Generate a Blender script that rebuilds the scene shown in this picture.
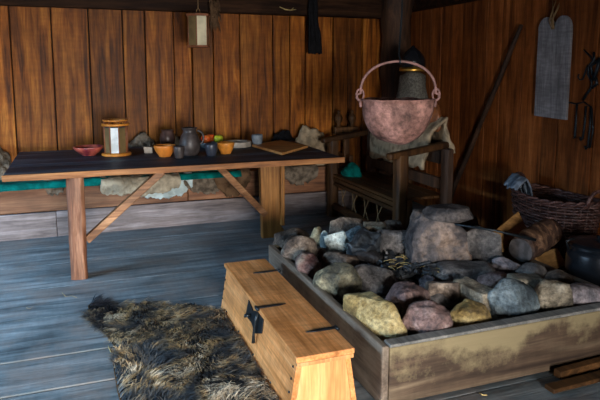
import bpy, bmesh, math, random
from mathutils import Vector, Matrix, noise

R = random.Random(7)
scene = bpy.context.scene
for o in list(bpy.data.objects):
    bpy.data.objects.remove(o)
COL = scene.collection
PI = math.pi

# ------------------------------------------------------------------ camera
F, PX, PY, CH = 597.0, 300.0, 151.0, 1.5
YAW, PIT = math.radians(20.2), math.radians(7.6)
cam = bpy.data.cameras.new('camera')
cam.sensor_width = 36.0
cam.lens = F / 600 * 36
cam.shift_y = -49 / 600
cam.clip_start = 0.05
camo = bpy.data.objects.new('camera', cam)
camo.location = (0, 0, CH)
camo.rotation_euler = (PI / 2 - PIT, 0, -YAW)
COL.objects.link(camo)
scene.camera = camo
scene.view_settings.view_transform = 'Standard'
scene.view_settings.look = 'None'
scene.view_settings.gamma = 1.0
scene.view_settings.use_curve_mapping = False
scene.view_settings.exposure = 0.0

# ------------------------------------------------------------------ daylight
w = bpy.data.worlds.new('sky')
scene.world = w
w.use_nodes = True
bgn = w.node_tree.nodes['Background']
bgn.inputs[0].default_value = (0.55, 0.72, 1.0, 1)
bgn.inputs[1].default_value = 1.5

def area(name, loc, target, sx, sy, power, col):
    l = bpy.data.lights.new(name, 'AREA')
    l.shape = 'RECTANGLE'; l.size = sx; l.size_y = sy
    l.energy = power; l.color = col
    o = bpy.data.objects.new(name, l)
    o.location = loc
    d = Vector(target) - Vector(loc)
    o.rotation_euler = d.to_track_quat('-Z', 'Y').to_euler()
    COL.objects.link(o)
    return o
area('doorway_daylight', (0.6, -4.0, 1.6), (0.3, 3.2, 0.5), 2.6, 2.4, 1950, (1.0, 0.95, 0.90))
area('side_window_daylight', (-3.3, 3.2, 2.1), (0.0, 3.9, 0.0), 2.0, 1.2, 850, (0.45, 0.72, 1.0))

# ------------------------------------------------------------------ pixel helpers (photo frame -> point in the room)
fw = Vector((math.sin(YAW) * math.cos(PIT), math.cos(YAW) * math.cos(PIT), -math.sin(PIT)))
rt = Vector((math.cos(YAW), -math.sin(YAW), 0))
up = rt.cross(fw)
CC = Vector((0, 0, CH))
def at(x, y, axis, v):
    d = fw + rt * ((x - PX) / F) - up * ((y - PY) / F)
    i = 'xyz'.index(axis)
    return CC + d * ((v - CC[i]) / d[i])
def depth(P):
    return (Vector(P) - CC).dot(fw)

# ------------------------------------------------------------------ materials
def new_mat(name):
    m = bpy.data.materials.new(name); m.use_nodes = True
    nt = m.node_tree
    return m, nt, nt.nodes['Principled BSDF']
def N(nt, t, **kw):
    n = nt.nodes.new(t)
    for k, v in kw.items():
        if k.startswith('i_'):
            n.inputs[k[2:].replace('_', ' ')].default_value = v
        else:
            setattr(n, k, v)
    return n
def ramp(nt, fac, stops):
    r = nt.nodes.new('ShaderNodeValToRGB')
    e = r.color_ramp.elements
    while len(e) < len(stops): e.new(0.5)
    for k, (p, c) in enumerate(stops):
        e[k].position = p
        e[k].color = (c[0], c[1], c[2], 1) if not isinstance(c, float) else (c, c, c, 1)
    nt.links.new(fac, r.inputs[0])
    return r.outputs[0]
def mix(nt, fac, a, b, mode='MIX'):
    m = nt.nodes.new('ShaderNodeMix'); m.data_type = 'RGBA'; m.blend_type = mode
    for s, v in ((0, fac), (6, a), (7, b)):
        if hasattr(v, 'is_output') or hasattr(v, 'links'):
            nt.links.new(v, m.inputs[s])
        elif s == 0: m.inputs[0].default_value = v
        else: m.inputs[s].default_value = (v[0], v[1], v[2], 1)
    return m.outputs[2]
def bump(nt, b, h, strength=0.3, dist=0.01):
    n = N(nt, 'ShaderNodeBump'); n.inputs['Strength'].default_value = strength
    n.inputs['Distance'].default_value = dist
    nt.links.new(h, n.inputs['Height']); nt.links.new(n.outputs[0], b.inputs['Normal'])

def wood(name, dark, mid, light, axis='z', rough=0.6, scale=1.0, tonew=0.5, stain=None, stainw=0.5, spec=0.35, bmp=0.35, cross=0.0, bdist=0.006, stainz=None):
    m, nt, b = new_mat(name)
    tc = N(nt, 'ShaderNodeTexCoord')
    a = N(nt, 'ShaderNodeAttribute', attribute_name='tone')
    mp = N(nt, 'ShaderNodeMapping')
    s = [14 * scale] * 3; s['xyz'.index(axis)] = 1.1 * scale
    mp.inputs['Scale'].default_value = s
    nt.links.new(tc.outputs['Object'], mp.inputs[0])
    mul = N(nt, 'ShaderNodeMath', operation='MULTIPLY'); mul.inputs[1].default_value = 40
    nt.links.new(a.outputs['Fac'], mul.inputs[0])
    n1 = N(nt, 'ShaderNodeTexNoise', noise_dimensions='4D'); n1.inputs['Scale'].default_value = 1.0
    n1.inputs['Detail'].default_value = 6; n1.inputs['Roughness'].default_value = 0.62; n1.inputs['Distortion'].default_value = 0.9
    nt.links.new(mp.outputs[0], n1.inputs['Vector']); nt.links.new(mul.outputs[0], n1.inputs['W'])
    n2 = N(nt, 'ShaderNodeTexNoise', noise_dimensions='4D'); n2.inputs['Scale'].default_value = 3.0 * scale
    n2.inputs['Detail'].default_value = 4; n2.inputs['Roughness'].default_value = 0.6
    nt.links.new(tc.outputs['Object'], n2.inputs['Vector']); nt.links.new(mul.outputs[0], n2.inputs['W'])
    mp3 = N(nt, 'ShaderNodeMapping'); s = [90 * scale] * 3; s['xyz'.index(axis)] = 5 * scale
    mp3.inputs['Scale'].default_value = s
    nt.links.new(tc.outputs['Object'], mp3.inputs[0])
    n3 = N(nt, 'ShaderNodeTexNoise'); n3.inputs['Scale'].default_value = 1; n3.inputs['Detail'].default_value = 3
    nt.links.new(mp3.outputs[0], n3.inputs['Vector'])
    c = ramp(nt, n1.outputs['Fac'], [(0.33, dark), (0.5, mid), (0.68, light)])
    patch = ramp(nt, n2.outputs['Fac'], [(0.3, 0.55), (0.7, 1.35)])
    c = mix(nt, 0.75, c, patch, 'MULTIPLY')
    fine = ramp(nt, n3.outputs['Fac'], [(0.35, 0.62), (0.6, 1.12)])
    c = mix(nt, 0.6, c, fine, 'MULTIPLY')
    tr = ramp(nt, a.outputs['Fac'], [(0.0, 1 - tonew), (1.0, 1 + tonew)])
    c = mix(nt, 1.0, c, tr, 'MULTIPLY')
    if cross:
        mp4 = N(nt, 'ShaderNodeMapping'); s = [6 * scale] * 3; s['xyz'.index(axis)] = 38 * scale
        mp4.inputs['Scale'].default_value = s
        nt.links.new(tc.outputs['Object'], mp4.inputs[0])
        n4 = N(nt, 'ShaderNodeTexNoise'); n4.inputs['Scale'].default_value = 1; n4.inputs['Detail'].default_value = 2
        nt.links.new(mp4.outputs[0], n4.inputs['Vector'])
        c = mix(nt, cross, c, ramp(nt, n4.outputs['Fac'], [(0.35, 0.6), (0.65, 1.3)]), 'MULTIPLY')
    if stain:
        n5 = N(nt, 'ShaderNodeTexNoise'); n5.inputs['Scale'].default_value = 2.2; n5.inputs['Detail'].default_value = 7
        n5.inputs['Roughness'].default_value = 0.7
        nt.links.new(tc.outputs['Object'], n5.inputs['Vector'])
        if stainz:
            sp = N(nt, 'ShaderNodeSeparateXYZ'); nt.links.new(tc.outputs['Object'], sp.inputs[0])
            mr = N(nt, 'ShaderNodeMapRange'); mr.inputs['From Min'].default_value = stainz[0]; mr.inputs['From Max'].default_value = stainz[1]
            mr.inputs['To Min'].default_value = -.14; mr.inputs['To Max'].default_value = .12
            nt.links.new(sp.outputs['Z'], mr.inputs['Value'])
            ad = N(nt, 'ShaderNodeMath', operation='ADD'); nt.links.new(mr.outputs[0], ad.inputs[0]); nt.links.new(n5.outputs['Fac'], ad.inputs[1])
            f = ramp(nt, ad.outputs[0], [(0.47, 0.0), (0.60, stainw)])
        else:
            f = ramp(nt, n5.outputs['Fac'], [(0.45, 0.0), (0.62, stainw)])
        c = mix(nt, f, c, stain)
    nt.links.new(c, b.inputs['Base Color'])
    b.inputs['Roughness'].default_value = rough
    b.inputs['Specular IOR Level'].default_value = spec
    bump(nt, b, mix(nt, 0.5, n1.outputs['Fac'], n3.outputs['Fac']), bmp, bdist)
    return m

def rock(name, c1, c2, c3, scale=7.5, rough=0.6, bmp=1.0):
    m, nt, b = new_mat(name)
    tc = N(nt, 'ShaderNodeTexCoord'); oi = N(nt, 'ShaderNodeObjectInfo')
    mul = N(nt, 'ShaderNodeMath', operation='MULTIPLY'); mul.inputs[1].default_value = 50
    nt.links.new(oi.outputs['Random'], mul.inputs[0])
    n1 = N(nt, 'ShaderNodeTexNoise', noise_dimensions='4D'); n1.inputs['Scale'].default_value = scale
    n1.inputs['Detail'].default_value = 8; n1.inputs['Roughness'].default_value = 0.62; n1.inputs['Distortion'].default_value = 0.4
    nt.links.new(tc.outputs['Object'], n1.inputs['Vector']); nt.links.new(mul.outputs[0], n1.inputs['W'])
    n2 = N(nt, 'ShaderNodeTexNoise', noise_dimensions='4D'); n2.inputs['Scale'].default_value = scale * 7
    n2.inputs['Detail'].default_value = 6; n2.inputs['Roughness'].default_value = 0.7
    nt.links.new(tc.outputs['Object'], n2.inputs['Vector']); nt.links.new(mul.outputs[0], n2.inputs['W'])
    c = ramp(nt, n1.outputs['Fac'], [(0.38, tuple(.55 * q for q in c1)), (0.49, tuple(.9 * q for q in c2)), (0.61, tuple(1.2 * q for q in c3))])
    c = mix(nt, 1.0, c, ramp(nt, n2.outputs['Fac'], [(0.34, 0.38), (0.6, 1.2)]), 'MULTIPLY')
    nt.links.new(c, b.inputs['Base Color'])
    b.inputs['Roughness'].default_value = rough
    b.inputs['Specular IOR Level'].default_value = 0.4
    bump(nt, b, mix(nt, 0.45, n1.outputs['Fac'], n2.outputs['Fac']), bmp, 0.035)
    return m

def plain(name, col, rough=0.6, metal=0.0, var=0.35, scale=12.0, bmp=0.25, spec=0.4, col2=None, bdist=0.004):
    m, nt, b = new_mat(name)
    tc = N(nt, 'ShaderNodeTexCoord')
    n1 = N(nt, 'ShaderNodeTexNoise'); n1.inputs['Scale'].default_value = scale; n1.inputs['Detail'].default_value = 6
    nt.links.new(tc.outputs['Object'], n1.inputs['Vector'])
    if col2 is None: col2 = tuple(v * (1 - var) for v in col)
    c = ramp(nt, n1.outputs['Fac'], [(0.38, col2), (0.6, col)])
    nt.links.new(c, b.inputs['Base Color'])
    b.inputs['Roughness'].default_value = rough; b.inputs['Metallic'].default_value = metal
    b.inputs['Specular IOR Level'].default_value = spec
    bump(nt, b, n1.outputs['Fac'], bmp, bdist)
    return m

M = {}
M['wall'] = wood('brown_plank_wood', (0.05, 0.013, 0.002), (0.20, 0.058, 0.006), (0.39, 0.142, 0.020), 'z', 0.5, 1.0, 0.5, cross=0.2, bmp=1.0, spec=.15)
M['wallr'] = wood('reddish_plank_wood', (0.08, 0.022, 0.005), (0.21, 0.060, 0.013), (0.34, 0.11, 0.028), 'z', 0.6, 1.0, 0.4, cross=0.15, bmp=.6, spec=.15)
M['gap'] = plain('dark_gap', (0.01, 0.006, 0.004), 0.9)
M['floor'] = wood('weathered_floor_wood_sky_tint', (0.04, 0.058, 0.07), (0.12, 0.155, 0.175), (0.23, 0.26, 0.28), 'x', 0.55, 1.1, 0.1, spec=0.35, bmp=1.0, stain=(0.20, 0.16, 0.14), stainw=0.5, cross=.2)  # weathered grey wood, with the blue of reflected skylight mixed into its colour
M['beam'] = wood('dark_beam_wood', (0.008, 0.004, 0.003), (0.022, 0.010, 0.005), (0.05, 0.022, 0.010), 'x', 0.7, spec=.1)
M['post'] = wood('dark_post_wood', (0.02, 0.010, 0.006), (0.05, 0.024, 0.012), (0.10, 0.045, 0.022), 'z', 0.7)
M['benchp'] = wood('brown_bench_board', (0.09, 0.035, 0.016), (0.20, 0.085, 0.038), (0.32, 0.16, 0.08), 'x', 0.6, 0.8, 0.25)
M['plinth'] = wood('pale_greyed_board', (0.11, 0.085, 0.08), (0.22, 0.175, 0.165), (0.36, 0.31, 0.31), 'x', 0.65, 1.2, 0.1)
M['ttop'] = wood('blackened_tabletop_blue_sheen', (0.004, 0.009, 0.017), (0.016, 0.032, 0.054), (0.11, 0.15, 0.19), 'x', 0.6, 1.0, 0.2, spec=0.25, bmp=.8)  # dark top; its bluish reflection is put into the base colour
M['tedge'] = wood('tabletop_edge_wood', (0.08, 0.03, 0.01), (0.28, 0.11, 0.035), (0.44, 0.21, 0.08), 'x', 0.5)
M['tleg'] = wood('table_leg_wood', (0.035, 0.014, 0.008), (0.15, 0.06, 0.03), (0.36, 0.18, 0.10), 'z', 0.55, 1.0, 0.2)
M['tlego'] = wood('orange_leg_wood', (0.12, 0.045, 0.01), (0.26, 0.11, 0.022), (0.38, 0.18, 0.05), 'z', 0.55, 1.0, 0.2)
M['brace'] = wood('brace_wood', (0.06, 0.028, 0.014), (0.21, 0.095, 0.04), (0.40, 0.22, 0.11), 'x', 0.55, 1.0)
M['chest'] = wood('golden_chest_wood', (0.44, 0.165, 0.045), (0.66, 0.275, 0.09), (0.76, 0.37, 0.15), 'y', 0.42, 1.1, 0.05, bmp=0.12, cross=0.25, spec=.3)
M['chestz'] = wood('golden_chest_end_wood', (0.52, 0.24, 0.08), (0.64, 0.32, 0.12), (0.74, 0.42, 0.18), 'z', 0.42, 1.0, 0.08, bmp=0.15)
M['iron'] = plain('black_iron', (0.02, 0.028, 0.035), 0.38, 0.6, spec=0.5)
M['hearth'] = wood('ashy_dark_board', (0.03, 0.018, 0.012), (0.075, 0.048, 0.03), (0.15, 0.11, 0.07), 'x', 0.65, 0.8, 0.1, stain=(0.27, 0.22, 0.12), stainw=0.8, bmp=.8, cross=.2, stainz=(.05, .27))
M['hearthy'] = wood('ashy_side_board', (0.04, 0.03, 0.022), (0.13, 0.095, 0.07), (0.28, 0.22, 0.165), 'y', 0.65, 0.8, 0.1, bmp=.8, stain=(0.26, 0.22, 0.17), stainw=0.5)
M['rim'] = wood('grey_rim_wood', (0.09, 0.09, 0.09), (0.17, 0.17, 0.16), (0.27, 0.26, 0.24), 'y', 0.6, 1.0, 0.1)
M['settle'] = wood('dark_settle_wood', (0.02, 0.009, 0.004), (0.06, 0.026, 0.009), (0.13, 0.06, 0.02), 'z', 0.5, spec=.2)
M['settlef'] = wood('lit_brown_settle_post', (0.03, 0.013, 0.006), (0.11, 0.05, 0.018), (0.22, 0.11, 0.04), 'z', 0.5, spec=.2)  # lighter copy of the settle wood, light on the front posts painted in
M['settley'] = wood('dark_settle_rail', (0.02, 0.01, 0.005), (0.06, 0.028, 0.010), (0.13, 0.06, 0.022), 'y', 0.5, spec=.2)
M['boardw'] = wood('tan_board_wood', (0.30, 0.13, 0.035), (0.50, 0.23, 0.07), (0.60, 0.32, 0.12), 'x', 0.5, 1.0)
M['greyboard'] = wood('grey_hung_board', (0.15, 0.145, 0.155), (0.24, 0.235, 0.25), (0.34, 0.325, 0.335), 'z', 0.65, 1.6, 0.1, cross=0.4)
M['cherry'] = plain('dark_red_wood', (0.42, 0.09, 0.06), 0.3, scale=16, col2=(0.12, 0.012, 0.03), spec=0.6)
M['orange'] = plain('orange_turned_wood', (0.62, 0.20, 0.03), 0.35, scale=20, var=0.3, spec=0.5)
M['amber'] = plain('amber_turned_wood', (0.64, 0.24, 0.035), 0.35, scale=20, var=0.3, spec=0.5)
M['clayd'] = plain('dark_grey_stoneware', (0.060, 0.048, 0.046), 0.45, scale=22, var=0.5)
M['clayb'] = plain('dark_brown_stoneware', (0.085, 0.052, 0.048), 0.35, scale=22, var=0.5)
M['clayn'] = plain('navy_black_stoneware', (0.035, 0.042, 0.06), 0.35, scale=22, var=0.4)
M['clayg'] = plain('grey_blue_clay', (0.16, 0.19, 0.22), 0.6, scale=22, var=0.4)
M['pewter'] = plain('grey_blue_dish', (0.20, 0.25, 0.28), 0.45, scale=16, var=0.4)
M['palewood'] = plain('pale_carved_wood', (0.34, 0.30, 0.25), 0.6, scale=20, var=0.35)
M['red'] = plain('red_apple_skin', (0.80, 0.035, 0.01), 0.3, scale=8, col2=(0.7, 0.2, 0.04))
M['green'] = plain('yellow_green_apple_skin', (0.55, 0.62, 0.04), 0.3, scale=8, var=0.3)
M['teal'] = plain('teal_wool', (0.0, 0.17, 0.15), 0.9, scale=9, var=0.6, bmp=0.5, spec=0.1, bdist=0.01)
M['fleece'] = plain('cream_fleece', (0.42, 0.36, 0.26), 0.95, scale=14, var=0.45, bmp=1.0, spec=0.1, bdist=0.03)
M['palehide'] = plain('pale_skin_side', (0.50, 0.60, 0.60), 0.8, scale=9, var=0.35, bmp=0.6, spec=0.2, bdist=0.02)
M['greyhide'] = plain('grey_brown_hide', (0.19, 0.15, 0.11), 0.95, scale=18, var=0.6, bmp=1.0, spec=0.1, bdist=0.03)
M['brownhide'] = plain('dark_brown_hide', (0.13, 0.075, 0.04), 0.95, scale=14, var=0.6, bmp=1.0, spec=0.1, bdist=0.03)
M['greycloth'] = plain('coarse_grey_cloth', (0.16, 0.15, 0.125), 0.95, scale=60, var=0.5, bmp=1.0, spec=0.1)
M['blackcloth'] = plain('black_cloth', (0.012, 0.012, 0.014), 0.95, scale=30, spec=0.1)
M['greyfleece'] = plain('pale_grey_fleece', (0.40, 0.30, 0.19), 0.95, scale=14, var=0.5, bmp=1.0, spec=0.1, bdist=0.02)
M['bluecloth'] = plain('blue_grey_cloth', (0.22, 0.27, 0.34), 0.9, scale=20, var=0.5, bmp=0.7, spec=0.1, bdist=0.01)
M['leather'] = plain('orange_brown_leather', (0.30, 0.10, 0.03), 0.5, scale=14, var=0.5)
M['gold'] = plain('gilt_brass', (0.75, 0.42, 0.08), 0.35, 0.9, var=0.4)
M['helmet'] = plain('blackened_helmet_iron', (0.02, 0.022, 0.028), 0.25, 0.4)
M['copper'] = rock('dull_pinkish_copper', (0.12, 0.055, 0.04), (0.30, 0.15, 0.12), (0.42, 0.22, 0.18), 5.0, .6, .5)
M['coppert'] = plain('rusty_iron_handle', (0.34, 0.18, 0.16), 0.6, 0.1, scale=25, var=0.4)
M['potb'] = plain('black_enamel', (0.012, 0.016, 0.022), 0.22, 0.3, spec=0.7, bmp=0.1)
M['wicker'] = wood('dark_reddish_wicker', (0.025, 0.010, 0.009), (0.075, 0.034, 0.028), (0.16, 0.08, 0.065), 'y', 0.5, 2.0, 0.5)
M['wickerd'] = plain('dark_wicker_stake', (0.07, 0.035, 0.028), 0.6)
M['cord'] = plain('tan_cord', (0.26, 0.16, 0.07), 0.8)
M['parch'] = plain('lit_pale_parchment', (0.62, 0.56, 0.38), 0.6, scale=10, var=0.3, bmp=0.3)
M['pane'] = plain('lit_whitish_pane', (0.66, 0.70, 0.70), 0.35, scale=14, var=0.3, bmp=0.2)
M['parchd'] = plain('shaded_amber_pane', (0.16, 0.11, 0.045), 0.5, scale=10, var=0.35)  # darker copy for lantern panes turned away, shade put into the colour
M['redwood'] = plain('reddish_lantern_wood', (0.22, 0.075, 0.03), 0.5, scale=20)
M['candle'] = plain('white_candle_wax', (0.75, 0.74, 0.68), 0.4, scale=6, var=0.1)
M['straw'] = plain('dry_straw', (0.55, 0.40, 0.16), 0.7, var=0.5)
M['char'] = plain('charcoal', (0.012, 0.014, 0.017), 0.45, scale=30, var=0.6, bmp=0.8, col2=(0.05, 0.06, 0.07))
M['ash'] = rock('ash_bed', (0.04, 0.037, 0.035), (0.09, 0.085, 0.08), (0.2, 0.19, 0.18), 7.0, 0.95)
M['bark'] = wood('dark_bark', (0.012, 0.008, 0.007), (0.06, 0.032, 0.022), (0.28, 0.16, 0.09), 'y', 0.6, 0.8, bmp=0.9, bdist=0.02)
M['cutend'] = plain('sawn_log_end', (0.09, 0.08, 0.08), 0.7, scale=25, var=0.5)
M['wedge'] = wood('tan_split_wood', (0.18, 0.09, 0.03), (0.34, 0.18, 0.06), (0.46, 0.27, 0.11), 'x', 0.6)
M['fur'] = None

M['r_brown'] = rock('brown_grey_stone', (0.075, 0.055, 0.045), (0.17, 0.125, 0.095), (0.30, 0.235, 0.18))
M['r_pink'] = rock('pinkish_stone', (0.13, 0.10, 0.105), (0.27, 0.17, 0.155), (0.36, 0.27, 0.25))
M['r_yellow'] = rock('yellowish_stone', (0.24, 0.16, 0.06), (0.42, 0.30, 0.11), (0.50, 0.41, 0.21))
M['r_ygrey'] = rock('yellow_grey_stone', (0.11, 0.11, 0.085), (0.22, 0.20, 0.13), (0.34, 0.31, 0.20))
M['r_grey'] = rock('dark_grey_stone', (0.055, 0.055, 0.06), (0.12, 0.115, 0.115), (0.22, 0.20, 0.19))
M['r_blue'] = rock('bluish_grey_stone', (0.05, 0.075, 0.095), (0.11, 0.15, 0.175), (0.2, 0.245, 0.26))
M['r_red'] = rock('reddish_stone', (0.16, 0.06, 0.05), (0.24, 0.14, 0.12), (0.26, 0.23, 0.19))
M['r_pale'] = rock('pale_whitish_stone', (0.26, 0.36, 0.38), (0.42, 0.52, 0.52), (0.55, 0.62, 0.6))
M['r_dark'] = rock('sooty_stone', (0.02, 0.02, 0.024), (0.05, 0.047, 0.05), (0.11, 0.095, 0.09))
M['r_big'] = rock('mottled_boulder', (0.045, 0.045, 0.055), (0.11, 0.095, 0.095), (0.30, 0.215, 0.165), 3.5)
M['r_beige'] = rock('beige_stone', (0.17, 0.145, 0.11), (0.29, 0.245, 0.175), (0.38, 0.33, 0.25))
M['r_lilac'] = rock('lilac_grey_stone', (0.12, 0.12, 0.145), (0.22, 0.205, 0.23), (0.34, 0.30, 0.32))

# ------------------------------------------------------------------ mesh helpers
class MB:
    def __init__(s): s.v = []; s.f = []; s.t = []; s.sm = []
    def add(s, vs, fs, tone=None, smooth=False):
        o = len(s.v); tone = R.random() if tone is None else tone
        s.v += [tuple(v) for v in vs]; s.t += [tone] * len(vs)
        s.f += [tuple(i + o for i in f) for f in fs]; s.sm += [smooth] * len(fs)
    def box(s, a, b, tone=None, mat=None, jit=0.0):
        x0, y0, z0 = a; x1, y1, z1 = b
        vs = [Vector((x, y, z)) for z in (z0, z1) for y in (y0, y1) for x in (x0, x1)]
        if jit: vs = [v + Vector((R.uniform(-jit, jit), R.uniform(-jit, jit), R.uniform(-jit, jit))) for v in vs]
        if mat is not None: vs = [mat @ v for v in vs]
        s.add(vs, [(0, 2, 3, 1), (4, 5, 7, 6), (0, 1, 5, 4), (2, 6, 7, 3), (0, 4, 6, 2), (1, 3, 7, 5)], tone)
    def beam(s, A, B, w, h, upv=(0, 0, 1), tone=None):
        A = Vector(A); B = Vector(B); d = (B - A).normalized()
        u = Vector(upv); sd = d.cross(u).normalized(); u = sd.cross(d).normalized()
        vs = []
        for P in (A, B):
            for a, b in ((-1, -1), (1, -1), (1, 1), (-1, 1)):
                vs.append(P + sd * (a * w / 2) + u * (b * h / 2))
        s.add(vs, [(0, 1, 2, 3), (7, 6, 5, 4), (0, 4, 5, 1), (1, 5, 6, 2), (2, 6, 7, 3), (3, 7, 4, 0)], tone)
    def tube(s, pts, r, seg=8, closed=False, tone=None, cap=True, smooth=True):
        pts = [Vector(p) for p in pts]; n = len(pts)
        rr = r if isinstance(r, (list, tuple)) else [r] * n
        vs = []; fs = []
        prev = None
        for i, p in enumerate(pts):
            if closed: d = pts[(i + 1) % n] - pts[i - 1]
            else: d = pts[min(i + 1, n - 1)] - pts[max(i - 1, 0)]
            d.normalize()
            if prev is None:
                a = Vector((0, 0, 1)) if abs(d.z) < 0.9 else Vector((1, 0, 0))
                u = d.cross(a).normalized()
            else:
                u = (prev - d * prev.dot(d)).normalized()
            prev = u; v = d.cross(u)
            for k in range(seg):
                t = 2 * PI * k / seg
                vs.append(p + (u * math.cos(t) + v * math.sin(t)) * rr[i])
        m = n if closed else n - 1
        for i in range(m):
            for k in range(seg):
                a = i * seg + k; b = i * seg + (k + 1) % seg
                j = ((i + 1) % n) * seg
                fs.append((a, b, j + (k + 1) % seg, j + k))
        if not closed and cap:
            fs.append(tuple(range(seg))[::-1]); fs.append(tuple((n - 1) * seg + k for k in range(seg)))
        s.add(vs, fs, tone, smooth)
    def lathe(s, prof, c=(0, 0, 0), seg=32, tone=None, smooth=True, jit=0.0, sx=1, sy=1, rot=0.0):
        c = Vector(c); vs = []; fs = []
        for r, z in prof:
            for k in range(seg):
                t = 2 * PI * k / seg + rot
                q = 1 + (noise.noise(Vector((math.cos(t) * 1.5, math.sin(t) * 1.5, z * 6))) * jit if jit else 0)
                vs.append(c + Vector((r * q * math.cos(t) * sx, r * q * math.sin(t) * sy, z)))
        n = len(prof)
        for i in range(n - 1):
            for k in range(seg):
                k2 = (k + 1) % seg
                fs.append((i * seg + k, i * seg + k2, (i + 1) * seg + k2, (i + 1) * seg + k))
        if prof[0][0] > 1e-5: fs.append(tuple(range(seg))[::-1])
        if prof[-1][0] > 1e-5: fs.append(tuple((n - 1) * seg + k for k in range(seg)))
        s.add(vs, fs, tone, smooth)
    def prism(s, poly, a0, a1, axis='z', tone=None):
        n = len(poly); vs = []
        for a in (a0, a1):
            for p in poly:
                if axis == 'z': vs.append((p[0], p[1], a))
                elif axis == 'x': vs.append((a, p[0], p[1]))
                else: vs.append((p[0], a, p[1]))
        fs = [tuple(range(n))[::-1], tuple(range(n, 2 * n))]
        for i in range(n):
            j = (i + 1) % n
            fs.append((i, j, n + j, n + i))
        s.add(vs, fs, tone)
    def build(s, name, mat, parent=None, bevel=0.0, seg=2, loc=None):
        me = bpy.data.meshes.new(name)
        vs = s.v
        org = Vector((0, 0, 0))
        if loc is not None:
            org = Vector(loc); vs = [tuple(Vector(v) - org) for v in vs]
        me.from_pydata(vs, [], s.f)
        for p, q in zip(me.polygons, s.sm): p.use_smooth = q
        at_ = me.attributes.new('tone', 'FLOAT', 'POINT')
        at_.data.foreach_set('value', s.t)
        bm = bmesh.new(); bm.from_mesh(me)
        bmesh.ops.remove_doubles(bm, verts=bm.verts, dist=1e-6)
        bmesh.ops.recalc_face_normals(bm, faces=bm.faces)
        bm.to_mesh(me); bm.free()
        me.materials.append(mat)
        o = bpy.data.objects.new(name, me)
        COL.objects.link(o)
        o.location = org
        if parent is not None:
            o.parent = parent
            o.location = org - pworld(parent)
        if bevel:
            b = o.modifiers.new('bevel', 'BEVEL'); b.width = bevel; b.segments = seg; b.limit_method = 'ANGLE'
            b.harden_normals = False
        return o
def pworld(o):
    p = Vector(o.location)
    while o.parent is not None:
        o = o.parent; p += Vector(o.location)
    return p
def tag(o, label, cat, group=None, kind=None):
    if label: o['label'] = label
    if cat: o['category'] = cat
    if group: o['group'] = group
    if kind: o['kind'] = kind
    return o
def structure(o): o['kind'] = 'structure'; return o
def thing(name, label, cat, loc, group=None):
    o = bpy.data.objects.new(name, None); COL.objects.link(o)
    o.location = loc; o.empty_display_size = 0.05
    return tag(o, label, cat, group)
def wobble(o, amp, freq, seed=0.0):
    for v in o.data.vertices:
        p = v.co * freq + Vector((seed, seed * 2, 0))
        v.co += noise.noise_vector(p) * amp

# ------------------------------------------------------------------ room
BW, RW, CEIL = 6.15, 3.585, 2.62
LW, FWY = -2.5, -1.7
# floor boards along X
mb = MB()
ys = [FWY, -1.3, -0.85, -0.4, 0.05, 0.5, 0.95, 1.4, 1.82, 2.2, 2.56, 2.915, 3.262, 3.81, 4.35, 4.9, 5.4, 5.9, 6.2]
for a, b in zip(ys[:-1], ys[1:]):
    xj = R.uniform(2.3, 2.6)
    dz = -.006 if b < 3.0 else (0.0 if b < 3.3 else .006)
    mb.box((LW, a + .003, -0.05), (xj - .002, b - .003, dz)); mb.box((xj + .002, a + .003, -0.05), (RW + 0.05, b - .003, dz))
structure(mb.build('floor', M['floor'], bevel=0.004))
mb = MB(); mb.box((LW - .1, FWY - .1, -0.12), (RW + .2, BW + .2, -0.051)); structure(mb.build('floor', M['gap']))
# back wall boards
mb = MB()
xs = [-2.5, -2.2, -1.85, -1.5, -1.2, -0.9, -0.57, -0.22, 0.11, 0.42, 0.63, 0.91, 1.09, 1.31, 1.59, 1.95, 2.15, 2.32, 2.65, 2.83, 3.01, 3.3, 3.62]
for a, b in zip(xs[:-1], xs[1:]):
    d = R.uniform(0, 0.018); g = R.uniform(0.004, 0.010)
    t = R.uniform(-0.003, 0.003)
    mb.box((a + g, BW - d, -0.02), (b - g, BW + 0.05, 2.4), jit=0.003)
structure(mb.build('wall_back', M['wall'], bevel=0.004))
mb = MB(); mb.box((LW - .1, BW + .051, -.1), (RW + .2, BW + .12, CEIL + .1)); structure(mb.build('wall_back', M['gap']))
# right wall boards
mb = MB()
yr = [FWY, -1.3, -0.9, -0.45, 0.0, 0.4, 0.8, 1.2, 1.6, 2.0, 2.4, 2.8, 3.1, 3.4, 3.75, 3.92, 4.2, 4.48, 4.68, 4.91, 5.08, 5.27, 5.45, 5.64, 5.85, BW]
for a, b in zip(yr[:-1], yr[1:]):
    d = R.uniform(0, 0.018); g = R.uniform(0.003, 0.007)
    mb.box((RW - d, a + g, -0.02), (RW + 0.05, b - g, 2.4), jit=0.003)
structure(mb.build('wall_right', M['wallr'], bevel=0.004))
mb = MB(); mb.box((RW + .051, FWY - .1, -.1), (RW + .12, BW + .2, CEIL + .1)); structure(mb.build('wall_right', M['gap']))
# left wall with a window opening
mb = MB()
wy0, wy1, wz0, wz1 = 2.2, 4.3, 0.6, 1.55
yl = [FWY + i * (BW - FWY) / 24 for i in range(25)]
for a, b in zip(yl[:-1], yl[1:]):
    if a > wy0 - .3 and b < wy1 + .3:
        mb.box((LW - .05, a + .003, -.02), (LW, b - .003, wz0)); mb.box((LW - .05, a + .003, wz1), (LW, b - .003, CEIL))
    else:
        mb.box((LW - .05, a + .003, -.02), (LW, b - .003, CEIL))
structure(mb.build('wall_left', M['wall'], bevel=0.004))
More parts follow.
